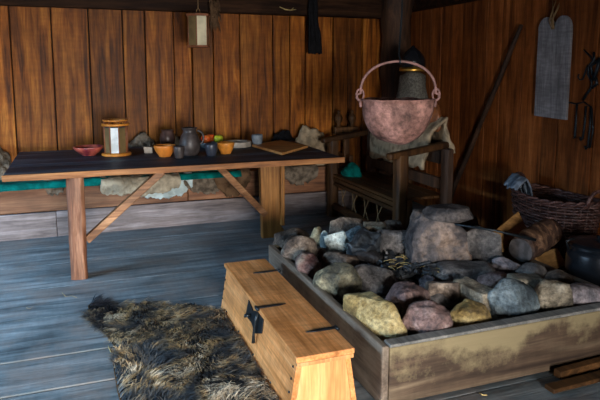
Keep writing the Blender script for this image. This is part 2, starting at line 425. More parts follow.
# front wall with a doorway behind the camera
mb = MB()
dx0, dx1, dz1 = -0.6, 0.95, 1.5
x = LW
while x < RW:
    b = min(x + .29, RW)
    mid = (x + b) / 2
    if dx0 < mid < dx1: mb.box((x + .003, FWY - .05, dz1), (b - .003, FWY, CEIL))
    else: mb.box((x + .003, FWY - .05, -.02), (b - .003, FWY, CEIL))
    x = b
structure(mb.build('wall_front', M['wall'], bevel=0.004))
# ceiling boards
mb = MB()
y = FWY - .1
while y < BW + .1:
    mb.box((LW - .1, y + .003, CEIL), (RW + .15, y + .297, CEIL + .05)); y += .3
structure(mb.build('ceiling', M['beam']))
# wall plates (dark beams at the top of the walls)
mb = MB(); mb.box((LW + .01, BW - .13, 2.085), (RW - .02, BW - .02, 2.42), jit=0.012)
bo = mb.build('trim_1', M['beam'], bevel=0.02); structure(bo)
mb = MB(); mb.box((RW - .13, FWY + .05, 2.165), (RW - .02, BW - .14, 2.45), jit=0.012)
structure(mb.build('trim_2', M['beam'], bevel=0.02))
# corner post of the frame
mb = MB(); prof = []
for i in range(15):
    prof.append((0.165 + 0.015 * math.sin(i * 1.7), i * CEIL / 14))
mb.lathe(prof, (3.33, 5.96, 0), 20, jit=0.25)
structure(mb.build('trim_3', M['post']))
for k, yy in enumerate((4.9, 2.9, 0.8)):
    mb = MB(); mb.box((LW + .02, yy - .09, 2.44), (RW - .14, yy + .09, 2.615), jit=.01)
    structure(mb.build('trim_%d' % (4 + k), M['beam'], bevel=0.02))

# ------------------------------------------------------------------ wall bench
BY = 5.76
bench = thing('long_bench', 'long boxed wooden bench along the back wall behind the table', 'bench', (0.3, 5.95, 0))
mb = MB(); mb.box((-2.3, BY - .025, 0), (-.25, BY + .02, .235), jit=.003); mb.box((-.245, BY - .02, 0), (1.78, BY + .02, .238), jit=.003)
mb.box((1.786, BY - .022, 0), (2.75, BY + .02, .235), jit=.003)
mb.build('plinth_board', M['plinth'], bench, bevel=.006)
mb = MB(); mb.box((-2.3, BY, .241), (0.95, BY + .03, .47), jit=.003); mb.box((.955, BY + .002, .241), (2.75, BY + .03, .47), jit=.003)
mb.build('front_panel', M['benchp'], bench, bevel=.005)
mb = MB(); mb.box((-2.3, BY - .02, .472), (2.75, BW - .02, .505)); mb.build('seat', M['benchp'], bench, bevel=.005)
mb = MB(); mb.box((2.70, BY + .03, .507), (2.745, BW - .03, .60)); mb.box((2.58, 5.9, .82), (2.85, 5.96, .90)); mb.box((2.69, 5.9, .5), (2.75, 5.96, .82))
mb.build('end_rail', M['settle'], bench, bevel=.008)
for xx in (2.63, 2.79):
    mb = MB(); mb.lathe([(0.0, .9), (.028, .9), (.018, .93), (.04, .97), (.045, 1.0), (.03, 1.03), (.015, 1.05), (.02, 1.07), (0, 1.09)], (xx, 5.93, 0), 16)
    mb.build('finial', M['settle'], bench)

def sheet(name, mat, x0, x1, topy, bot, nx=60, nz=26, off=0.03, rough=0.02, thick=0.012, seed=0.0, depth_top=0.25, parent=None, yf=BY, ztop=.512):
    """skin or cloth lying over the bench seat and hanging down its front; bot(u) -> lowest z"""
    mb = MB(); vs = []; fs = []
    for i in range(nx + 1):
        u = i / nx; x = x0 + (x1 - x0) * u
        zb = bot(u)
        for j in range(nz + 1):
            v = j / nz
            L = depth_top + max(0.0, ztop - zb)
            s_ = v * L
            nn = noise.noise(Vector((x * 5 + seed, s_ * 5, seed)))
            n2 = noise.noise(Vector((x * 17 + seed, s_ * 17, seed)))
            if s_ < depth_top:
                p = Vector((x, yf - off + depth_top - s_, ztop + 0.015 + 0.02 * abs(nn)))
            else:
                p = Vector((x, yf - off - 0.01 - rough * (abs(nn) * 1.6 + 0.4 * abs(n2)), ztop - (s_ - depth_top)))
            p.x += 0.012 * n2
            vs.append(p)
    for i in range(nx):
        for j in range(nz):
            a = i * (nz + 1) + j
            fs.append((a, a + 1, a + nz + 2, a + nz + 1))
    mb.add(vs, fs, smooth=True)
    o = mb.build(name, mat, parent)
    so = o.modifiers.new('thick', 'SOLIDIFY'); so.thickness = thick; so.offset = 0.0
    return o
def edge(base, amp, seed, fr=6):
    return lambda u: base + amp * noise.noise(Vector((u * fr + seed, seed, 0))) + amp * .5 * noise.noise(Vector((u * fr * 4 + seed, seed, 3)))
def arch(base, drop, seed):
    return lambda u: base - drop * (math.sin(PI * u) ** .6) + .035 * noise.noise(Vector((u * 7 + seed, 0, 0))) + .02 * noise.noise(Vector((u * 23 + seed, 0, 0)))
tag(sheet('blanket', M['teal'], -2.25, 1.45, 0, edge(.482, .012, 3), nx=120, off=.15, thick=.01), 'teal woollen blanket spread along the wall bench behind the table', 'blanket')
tag(sheet('sheepskin', M['fleece'], .14, .85, 0, arch(.44, .07, 1), off=.185, depth_top=.3, rough=.035, seed=2), 'cream shaggy sheepskin hanging off the bench left of the slanting brace', 'sheepskin')
tag(sheet('sheepskin', M['palehide'], .42, .98, 0, arch(.41, .10, 5), off=.10, rough=.03, seed=4), 'pale bluish white hide with ragged edge hanging below the orange bowl', 'hide')
tag(sheet('sheepskin', M['greyhide'], .90, 1.36, 0, arch(.44, .12, 9), off=.075, rough=.045, seed=6), 'mottled grey brown hide hanging off the bench below the jug and cups', 'hide')
tag(sheet('cowhide', M['brownhide'], 1.18, 1.55, 0, arch(.48, .2, 13), off=.115, rough=.03, seed=8), 'dark brown hide hanging off the bench beside the wide table leg', 'hide')
tag(sheet('sheepskin', M['greyhide'], 1.9, 2.28, 0, arch(.48, .14, 17), off=.07, rough=.04, seed=10), 'striped grey tan hide hanging off the bench right of the wide table leg', 'hide')
# little grey fur tuft hanging at the far left
tag(sheet('fur_tuft', M['greyhide'], -.33, -.17, 0, arch(.46, .055, 21), nx=16, off=.08, rough=.03, seed=12), 'small grey fur tuft hanging over the teal blanket left of the table leg', 'hide')

# furs lying on the bench, showing above the table's rear edge
def heap(name, mat, c, s, label, cat, seed, amp=.25, zc=0.0, fine=0.06):
    bm = bmesh.new(); bmesh.ops.create_icosphere(bm, subdivisions=5, radius=1)
    mb = MB()
    for v in bm.verts:
        n = v.co.normalized()
        q = 1 + amp * noise.noise(n * 1.3 + Vector((seed, 0, 0))) + amp * .5 * noise.noise(n * 3.1 + Vector((0, seed, 0))) + fine * noise.noise(n * 9 + Vector((seed, seed, 0)))
        p = n * q
        z = p.z if p.z > -.0 else p.z * .12
        v.co = Vector((p.x * s[0], p.y * s[1], z * s[2]))
    bm.verts.index_update()
    mb.add([v.co + Vector(c) for v in bm.verts], [tuple(v.index for v in f.verts) for f in bm.faces], smooth=True)
    bm.free()
    return tag(mb.build(name, mat, loc=c), label, cat)
heap('fur_pile', M['greyhide'], (-.82, 5.96, .54), (.25, .14, .31), 'heap of grey brown furs on the bench at the far left end of the table', 'furs', 3)
heap('fur_pile', M['greyhide'], (.52, 5.96, .54), (.25, .13, .315), 'pale brown fur bump rising behind the table just right of the wooden lantern', 'furs', 7)
heap('fur_pile', M['brownhide'], (.93, 5.97, .54), (.16, .12, .31), 'dark fur bump rising behind the table between orange bowl and jug', 'furs', 9)
heap('hide_bundle', M['greyfleece'], (2.30, 5.93, .53), (.22, .16, .375), 'pale rolled sheepskin bundle on the bench beyond the right end of the table', 'bundle', 12, .2)
heap('cloth_bundle', M['blackcloth'], (2.0, 5.95, .53), (.18, .14, .335), 'dark crumpled cloth bundle on the bench just left of the pale sheepskin bundle', 'bundle', 15, .2)

# ------------------------------------------------------------------ table
TX0, TX1, TY0, TY1, TZ = -.52, 2.02, 4.42, 5.71, .80
table = thing('trestle_table', 'long plank table with blackened top and slanting braces', 'table', (.75, 5.05, 0))
mb = MB()
yb = [TY0 + .03, 4.86, 5.28, TY1]
for a, b in zip(yb[:-1], yb[1:]):
    mb.box((TX0 + R.uniform(0, .01), a + .001, TZ - .04), (TX1 - .02 + R.uniform(-.02, .02), b - .001, TZ + R.uniform(-.002, .001)))
mb.build('tabletop', M['ttop'], table, bevel=.004)
mb = MB()
n = 24; vs = []
for i in range(n + 1):
    x = TX0 + (TX1 - TX0) * i / n
    dy = .008 * noise.noise(Vector((x * 3, 0, 0))); dz = .006 * noise.noise(Vector((x * 2, 5, 0)))
    vs += [(x, TY0 + dy, TZ + .001), (x, TY0 + .029, TZ + .001), (x, TY0 + .029, TZ - .045), (x, TY0 + .005 + dy, TZ - .043 + dz)]
fs = []
for i in range(n):
    for k in range(4):
        a = i * 4 + k; b = i * 4 + (k + 1) % 4
        fs.append((a, b, b + 4, a + 4))
fs += [(0, 1, 2, 3), (n * 4 + 3, n * 4 + 2, n * 4 + 1, n * 4)]
mb.add(vs, fs); mb.build('front_edge', M['tedge'], table, bevel=.003)
# left leg: one stout hewn post
def hewn(name, mat, c, w, d, z0, z1, parent, seed, taper=1.0):
    mb = MB(); n = 10; vs = []; fs = []
    for i in range(n + 1):
        t = i / n; z = z0 + (z1 - z0) * t; k = taper + (1 - taper) * t
        for a, b in ((-1, -.55), (-.6, -1), (.65, -1), (1, -.6), (1, .6), (.6, 1), (-.6, 1), (-1, .6)):
            vs.append((c[0] + a * w / 2 * k + .008 * noise.noise(Vector((a * 2 + seed, z * 5, b))), c[1] + b * d / 2 * k + .008 * noise.noise(Vector((a * 2, z * 5 + seed, b * 3))), z))
    for i in range(n):
        for k in range(8):
            a = i * 8 + k; b = i * 8 + (k + 1) % 8
            fs.append((a, b, b + 8, a + 8))
    fs += [tuple(range(8))[::-1], tuple(n * 8 + k for k in range(8))]
    mb.add(vs, fs); return mb.build(name, mat, parent, bevel=.006)
hewn('leg', M['tleg'], (-.06, 4.50), .12, .11, 0.0, TZ - .042, table, 1, 0.97)
mb = MB(); mb.prism([(1.49, 0), (1.66, 0), (1.70, .06), (1.66, .12), (1.655, .40), (1.68, TZ - .042), (1.47, TZ - .042)], 5.02, 5.09, 'y', .4)
mb.build('leg', M['tlego'], table, bevel=.008)
mb = MB(); mb.box((1.65, 4.97, .12), (1.685, 5.018, TZ - .042), .9); mb.build('leg', M['tlego'], table, bevel=.008)
mb = MB(); mb.beam((-.0, 4.53, .275), (.56, 4.53, TZ - .045), .055, .062, (0, 1, 0)); mb.build('brace', M['brace'], table, bevel=.006)
mb = MB(); mb.beam((1.50, 4.985, .24), (1.02, 4.80, TZ - .045), .055, .062, (0, 1, 0)); mb.build('brace', M['brace'], table, bevel=.006)

# ------------------------------------------------------------------ things on the table
Z = TZ + .002
def lathed(name, mat, x, y, prof, label, cat, seg=36, group=None, jit=0.0, sx=1, sy=1):
    mb = MB(); mb.lathe(prof, (x, y, Z), seg, .5, jit=jit, sx=sx, sy=sy)
    return tag(mb.build(name, mat, loc=(x, y, Z)), label, cat, group)
def bowl(r, h, t=.008, foot=.5):
    P = [(0, 0), (r * foot, 0), (r * foot, .004)]
    for i in range(1, 9):
        a = i / 8; P.append((r * (foot + (1 - foot) * math.sin(a * PI / 2)), .004 + (h - .004) * a))
    P += [(r - t, h)]
    for i in range(7, 0, -1):
        a = i / 8; P.append(((r - t) * (foot + (1 - foot) * math.sin(a * PI / 2)) - t * .3, .004 + t + (h - .004 - t) * a))
    P.append((0, .012)); return P
def cup(r, h, t=.006, belly=1.0):
    P = [(0, 0), (r * .72, 0)]
    for i in range(1, 9):
        a = i / 8; P.append((r * (.72 + .28 * math.sin(a * PI * .62) * belly), h * a))
    P += [(P[-1][0] - t, h)]
    rim = P[-1][0]
    P += [(rim, h * .6), (rim * .85, h * .2), (0, h * .12)]
    return P
# dark red dish with a wavy rim
mb = MB(); mb.lathe(bowl(.122, .075, foot=.45), (.055, 5.27, Z), 40, .5, jit=.12)
tag(mb.build('dish', M['cherry'], loc=(.055, 5.27, Z)), 'dark red carved oval dish left of the wooden table lantern', 'dish')

# octagonal table lantern
lx, ly = .27, 5.2
lan = thing('table_lantern', 'octagonal wooden table lantern with pale panes and orange rings', 'lantern', (lx, ly, Z))
mb = MB(); mb.lathe([(0, 0), (.116, 0), (.122, .008), (.118, .020), (0, .020)], (lx, ly, Z), 32, .5); mb.build('base', M['amber'], lan)
mb = MB(); mb.lathe([(.098, .250), (.113, .250), (.113, .268), (.098, .268), (.098, .250)], (lx, ly, Z), 32, .5); mb.build('top_ring', M['amber'], lan)
mb = MB(); mb.lathe([(.086, .290), (.103, .290), (.103, .299), (.086, .299), (.086, .290)], (lx, ly, Z), 32, .5); mb.build('top_ring', M['amber'], lan)
for k in range(8):
    a = 2 * PI * k / 8 + .2
    mb = MB(); px, py = lx + .094 * math.cos(a), ly + .094 * math.sin(a)
    mb.tube([(px, py, Z + .02), (px, py, Z + .306)], .0055, 8); mb.build('post', M['redwood'], lan)
    a2 = a + PI / 8
    cx, cy = lx + .083 * math.cos(a2), ly + .083 * math.sin(a2)
    mb = MB(); mt = Matrix.Translation((cx, cy, Z)) @ Matrix.Rotation(a2, 4, 'Z')
    mb.box((-.0015, -.033, .026), (.0015, .033, .236), .5, mt)
    mb.build('pane', M['pane'] if k == 5 else M['parchd'], lan)  # pane facing the camera coloured as lit, the rest as shaded
mb = MB(); mb.lathe([(0, .236), (.095, .236), (.095, .244), (0, .244)], (lx, ly, Z), 32); mb.build('lid', M['clayn'], lan)

# small pale block
mb = MB(); mb.box((.50, 5.24, Z), (.565, 5.30, Z + .05), .5, jit=.006); tag(mb.build('wooden_block', M['palewood'], bevel=.006), 'small pale wooden block beside the orange bowl', 'block')
lathed('bowl', M['orange'], .64, 4.98, bowl(.088, .095, foot=.55), 'bright orange turned wooden bowl in front of the brown jar', 'bowl')
lathed('jar', M['clayb'], .735, 5.50, [(0, 0), (.045, 0), (.062, .04), (.07, .09), (.062, .135), (.05, .15), (.054, .17), (.047, .17), (.04, .15), (.055, .1), (.04, .02), (0, .015)], 'squat brown glazed jar behind the orange bowl', 'jar')
# jug
jg = thing('jug', 'large dark grey stoneware jug with a side handle', 'jug', (.85, 4.99, Z))
mb = MB(); mb.lathe([(0, 0), (.062, 0), (.078, .03), (.088, .075), (.086, .12), (.07, .165), (.056, .19), (.052, .205), (.062, .225), (.066, .232), (.058, .232), (.046, .205), (.05, .185), (.075, .11), (.07, .04), (0, .02)], (.85, 4.99, Z), 36, .5)
mb.build('body', M['clayd'], jg)
mb = MB()
pts = []
for i in range(13):
    t = i / 12; a = PI * (0.5 - t)
    pts.append((.85 + .062 + .045 * math.cos(a) + .012 * t, 4.99 - .02, Z + .15 + .055 * math.sin(a)))
mb.tube(pts, .0095, 10); mb.build('handle', M['clayd'], jg)
lathed('cup', M['clayd'], .735, 4.83, cup(.044, .1), 'small grey clay beaker standing in front of the jug', 'cup')
lathed('cup', M['clayn'], 1.01, 4.89, cup(.052, .1, belly=1.1), 'navy black round cup just left of the amber bowl', 'cup')
lathed('bowl', M['amber'], 1.155, 4.98, bowl(.074, .095, foot=.6), 'amber turned wooden bowl beside the navy black cup', 'bowl')
lathed('cup', M['clayg'], 1.55, 5.38, cup(.052, .11), 'grey blue clay cup between the carved tray and the flat tan board', 'cup')
lathed('dish', M['pewter'], 1.13, 5.46, bowl(.155, .055, foot=.6), 'shallow grey blue dish holding the fruit', 'dish', jit=.06)
def apple(x, y, z, r, mat, label):
    a = thing('apple', label, 'fruit', (x, y, z))
    P = [(0, .12 * r)]
    for i in range(1, 16):
        t = PI * i / 16; rr = math.sin(t) * r * (1.05 + .08 * math.cos(t) * -1); zz = r - math.cos(t) * r * .92
        if i > 13: zz -= .03 * (i - 13) * r * 4
        P.append((rr, zz))
    P.append((0, 2 * r * .86))
    mb = MB(); mb.lathe(P, (x, y, z), 24); mb.build('flesh', mat, a)
    mb = MB(); mb.tube([(x, y, z + 1.7 * r), (x + .004, y, z + 2.1 * r)], .002, 6); mb.build('stem', M['brownhide'], a)
apple(1.075, 5.43, Z + .035, .046, M['red'], 'red apple at the left in the grey blue dish')
apple(1.135, 5.52, Z + .035, .044, M['red'], 'orange red apple at the back of the grey blue dish')
apple(1.19, 5.43, Z + .035, .043, M['green'], 'yellow green apple at the right in the grey blue dish')
# carved tray with a loop handle
mb = MB()
def loop(cx, cy, a, b, z0, z1, w, rot=0.0, n=36):
    vs = []; fs = []
    for i in range(n):
        t = 2 * PI * i / n
        for rr, zz in ((1 + w, z1), (1 - w, z1), (1 - w, z0), (1 + w, z0)):
            X = a * rr * math.cos(t); Y = b * rr * math.sin(t)
            vs.append((cx + X * math.cos(rot) - Y * math.sin(rot), cy + X * math.sin(rot) + Y * math.cos(rot), zz))
    for i in range(n):
        j = (i + 1) % n
        for k in range(4):
            fs.append((i * 4 + k, i * 4 + (k + 1) % 4, j * 4 + (k + 1) % 4, j * 4 + k))
    return vs, fs
vs, fs = loop(1.365, 5.42, .115, .11, Z, Z + .05, .17); mb.add(vs, fs, smooth=True)
mb.box((1.20, 5.40, Z + .012), (1.27, 5.46, Z + .035), .5)
tag(mb.build('carved_handle_tray', M['palewood'], bevel=.003), 'pale carved wooden loop handled vessel right of the fruit dish', 'vessel')
# flat board
mb = MB(); mb.prism([(1.489, 5.343), (1.57, 4.70), (1.953, 5.094), (1.859, 5.60)], Z, Z + .022, 'z', .5)
tag(mb.build('cutting_board', M['boardw'], bevel=.003), 'flat tan board lying on the right end of the table', 'board')

# ------------------------------------------------------------------ hanging lantern and stuff under the beam
hx, hy = .985, 5.2
hl = thing('hanging_lantern', 'hexagonal parchment lantern hanging from a cord at upper left', 'lantern', (hx, hy, 1.70))
mb = MB(); mb.lathe([(0, 1.705), (.103, 1.705), (.103, 1.722), (0, 1.722)], (hx, hy, 0), 6, .4, smooth=False, rot=.15); mb.build('base', M['redwood'], hl, bevel=.003)
mb = MB(); mb.lathe([(0, 1.965), (.108, 1.965), (.112, 1.985), (.09, 1.99), (0, 1.99)], (hx, hy, 0), 6, .6, smooth=False, rot=.15); mb.build('roof', M['redwood'], hl, bevel=.003)
for k in range(6):
    a = 2 * PI * k / 6 + .15
    mb = MB(); px, py = hx + .092 * math.cos(a), hy + .092 * math.sin(a)
    mb.tube([(px, py, 1.72), (px, py, 1.966)], .0045, 6); mb.build('post', M['redwood'], hl)
    a2 = a + PI / 6
    mt = Matrix.Translation((hx + .078 * math.cos(a2), hy + .078 * math.sin(a2), 0)) @ Matrix.Rotation(a2, 4, 'Z')
    mb = MB(); mb.box((-.0015, -.042, 1.722), (.0015, .042, 1.965), .5, mt)
    front = Vector((math.cos(a2), math.sin(a2))).dot(Vector((-.2, -1)))
    mb.build('pane', M['parch'] if front > .85 else M['parchd'], hl)  # front panes get the lit colour, side and rear panes the shaded one
mb = MB(); mb.tube([(hx - .02, hy, 1.985), (hx - .012, hy, 2.02), (hx, hy, 2.035), (hx + .012, hy, 2.02), (hx + .02, hy, 1.985)], .003, 6)
mb.tube([(hx, hy, 2.035), (hx, hy, CEIL)], .0035, 6); mb.build('cord', M['cord'], hl)

def strip(name, mat, cx, cy, zt, zb, wt, wb, label, cat, seed, fold=.02, lean=0.0):
    mb = MB(); vs = []; fs = []; nx, nz = 14, 24
    for i in range(nz + 1):
        t = i / nz; z = zt + (zb - zt) * t; ww = wt + (wb - wt) * t
        for j in range(nx + 1):
            u = j / nx * 2 - 1
            zz = z - (.02 * noise.noise(Vector((u * 4 + seed, 9, 0))) if i == nz else 0)
            vs.append((cx + lean * t + u * ww / 2 + .012 * noise.noise(Vector((t * 4, seed, u))), cy - .01 + fold * noise.noise(Vector((u * 2.5, t * 1.5, seed))), zz))
    for i in range(nz):
        for j in range(nx):
            a = i * (nx + 1) + j; fs.append((a, a + 1, a + nx + 2, a + nx + 1))
    mb.add(vs, fs, smooth=True); o = mb.build(name, mat)
    so = o.modifiers.new('thick', 'SOLIDIFY'); so.thickness = .02
    return tag(o, label, cat)
strip('hanging_cloth', M['blackcloth'], 2.32, 5.95, 2.30, 1.685, .10, .15, 'long black cloth hanging from the beam on the back wall', 'cloth', 3, .03, .03)
# shaggy fur tail
ft = MB()
for k in range(60):
    z0 = R.uniform(1.98, 2.25); a = R.uniform(-.045, .045)
    ft.tube([(1.27 + a, 5.93 + R.uniform(-.02, .02), z0), (1.28 + a * 1.1, 5.90 + R.uniform(-.02, .0), z0 - .05), (1.285 + a * 1.3, 5.90, z0 - R.uniform(.08, .12))], [.012, .009, .002], 5)
tag(ft.build('fur_tail', M['brownhide']), 'shaggy brown fur tail hanging from the beam right of the hanging lantern', 'fur')
mb = MB(); mb.tube([(1.98, 5.99, 2.16), (2.04, 5.985, 2.135), (2.10, 5.985, 2.13), (2.16, 5.99, 2.14)], [.004, .006, .006, .003], 8)
mb.tube([(2.10, 5.985, 2.13), (2.13, 5.985, 2.155)], .003, 6)
tag(mb.build('twig', M['straw']), 'pale bent twig stuck on the dark wall beam', 'twig')

# ------------------------------------------------------------------ sea chest
chest = thing('chest', 'long golden wooden chest with black iron fittings on the floor', 'chest', (.95, 2.93, 0))
cx0, cx1, cy0, cy1, cz = .815, 1.09, 2.29, 3.60, .262
mb = MB()   # long sides, leaning outwards towards the foot
def slab4(mb, q, th, tone=.5):
    q = [Vector(p) for p in q]; n = (q[1] - q[0]).cross(q[3] - q[0]).normalized() * th
    vs = q + [p + n for p in q]
    mb.add(vs, [(3, 2, 1, 0), (4, 5, 6, 7), (0, 1, 5, 4), (1, 2, 6, 5), (2, 3, 7, 6), (3, 0, 4, 7)], tone)
slab4(mb, [(.785, 3.60, 0), (.785, 2.285, 0), (.828, 2.285, cz), (.828, 3.60, cz)], -.024)
mb.build('side_board', M['chest'], chest, bevel=.003)
mb = MB(); slab4(mb, [(1.118, 2.285, 0), (1.118, 3.60, 0), (1.077, 3.60, cz), (1.077, 2.285, cz)], -.024)
mb.build('side_board', M['chest'], chest, bevel=.003)
for y0, y1 in ((2.285, 2.315), (3.575, 3.605)):
    mb = MB(); mb.prism([(.8095, 0), (1.0935, 0), (1.0525, cz - .002), (.8525, cz - .002)], y0, y1, 'y', .6)
    mb.build('end_board', M['chestz'], chest, bevel=.003)
mb = MB(); mb.box((cx0, cy0 - .03, cz + .001), (cx1, cy1 + .02, cz + .027), .5); lid = mb.build('lid', M['chest'], chest, bevel=.005)
# lid cleat along the near end
mb = MB(); mb.box((cx0 + .004, cy0 - .028, cz - .018), (cx1 - .004, cy0 - .008, cz), .8); mb.build('lid_cleat', M['chestz'], lid, bevel=.003)
zt = cz + .0285
def strap(y, xe, name='hinge_strap'):
    mb = MB(); poly = [(1.10, y - .011), (1.10, y + .011), (xe + .05, y + .012), (xe + .02, y + .007), (xe, y), (xe + .02, y - .007), (xe + .05, y - .012)]
    mb.prism(poly, zt, zt + .004, 'z'); mb.tube([(1.098, y - .018, zt), (1.098, y + .018, zt)], .008, 10)
    for q in (.03, .1): mb.lathe([(0, .006), (.004, .0055), (.005, .003)], (xe + q, y, zt), 10)
    mb.build(name, M['iron'], chest)
strap(3.36, .935); strap(2.48, .94)
# hasp with lock plate on the left side
def sidept(y, z): return Vector((.785 + .043 * z / cz - .003, y, z))
mb = MB()
ym = 2.84
def plate(poly, t, mb):
    vs = [sidept(y, z) for y, z in poly] + [sidept(y, z) - Vector((t, 0, 0)) for y, z in poly]
    n = len(poly); fs = [tuple(range(n)), tuple(range(n, 2 * n))[::-1]] + [(i, (i + 1) % n, n + (i + 1) % n, n + i) for i in range(n)]
    mb.add(vs, fs)
plate([(3.05, .255), (2.95, .232), (2.87, .258), (2.77, .258), (2.765, .185), (2.86, .145), (2.95, .17), (3.06, .165)], .004, mb)
mb.build('lock_plate', M['iron'], chest)
mb = MB(); mb.prism([(.812, ym - .013), (.812, ym + .013), (.93, ym + .011), (.965, ym), (.93, ym - .011)], zt, zt + .004, 'z')
mb.tube([(.808, ym - .02, zt - .002), (.808, ym + .02, zt - .002)], .009, 10)
mb.build('hasp_strap', M['iron'], chest)
mb = MB(); a = ym - .012
P = [sidept(ym, .268) - Vector((.012, 0, 0)), sidept(ym, .22) - Vector((.02, 0, 0)), sidept(ym, .15) - Vector((.018, 0, 0)), sidept(ym, .105) - Vector((.012, 0, 0))]
mb.tube(P, [.009, .007, .007, .010], 8)
mb.build('hasp', M['iron'], chest)
mb = MB(); mb.tube([sidept(ym + .13, .20) - Vector((.004, 0, 0)), sidept(ym + .13, .20) - Vector((.04, 0, 0))], .010, 8)
mb.build('lock_pin', M['iron'], chest)
for (y, z) in ((2.315, .05), (2.315, .11), (2.315, .17), (2.315, .225), (2.55, .035), (2.85, .035), (3.15, .035), (3.45, .035), (3.585, .07), (3.585, .13), (3.585, .19)):
    p = sidept(y, z); mb = MB(); mb.lathe([(0, -.003), (.005, -.003), (.006, 0), (.004, .003), (0, .004)], (0, 0, 0), 10)
    mb.v = [tuple(Matrix.Translation(p) @ Matrix.Rotation(-PI / 2, 4, 'Y') @ Vector(v)) for v in mb.v]
    mb.build('nail', M['iron'], chest)

# ------------------------------------------------------------------ hearth box
hx0, hx1, hy0, hy1, hz = 1.208, 2.75, 2.232, 3.93, .285
hearth = thing('hearth_box', 'large low plank hearth box filled with stones', 'hearth', (1.97, 3.1, 0))
mb = MB(); mb.box((hx0, hy0 - .005, 0), (hx0 + .036, hy1, hz), .5, jit=.003); mb.build('side_board', M['hearthy'], hearth, bevel=.008)
mb = MB(); mb.box((hx1 - .05, hy0 + .06, 0), (hx1, hy1, hz - .005), .3, jit=.003); mb.build('side_board', M['hearthy'], hearth, bevel=.008)
mb = MB(); mb.box((hx0 + .041, hy0, 0), (hx1, hy0 + .055, hz - .012), .7, jit=.002); mb.build('front_board', M['hearth'], hearth, bevel=.006)
mb = MB(); mb.box((hx0 + .040, hy0 - .006, hz - .010), (hx1 + .003, hy0 + .057, hz + .006), .5, jit=.002); mb.build('front_rim', M['rim'], hearth, bevel=.005)
mb = MB(); mb.box((hx0 + .038, hy1 - .05, 0), (hx1 - .052, hy1, hz), .7, jit=.003); mb.build('back_board', M['hearth'], hearth, bevel=.008)
# bed of ash
def bed(x, y):
    t = min(1, max(0, (y - 2.5) / 1.2))
    return .185 + .07 * t + .012 * noise.noise(Vector((x * 6, y * 6, 0)))
mb = MB(); vs = []; fs = []; nx, ny = 50, 54
X0, X1, Y0, Y1 = hx0 + .040, hx1 - .055, hy0 + .06, hy1 - .055
for j in range(ny + 1):
    for i in range(nx + 1):
        x = X0 + (X1 - X0) * i / nx; y = Y0 + (Y1 - Y0) * j / ny
        vs.append((x, y, bed(x, y) + .006 * noise.noise(Vector((x * 30, y * 30, 2)))))
for j in range(ny):
    for i in range(nx):
        a = j * (nx + 1) + i; fs.append((a, a + 1, a + nx + 2, a + nx + 1))
mb.add(vs, fs, smooth=True)
o = mb.build('ash', M['ash']); so = o.modifiers.new('t', 'SOLIDIFY'); so.thickness = .15; so.offset = -1
tag(o, 'grey ash and grit filling the hearth box between the stones', 'ash', None, 'stuff')

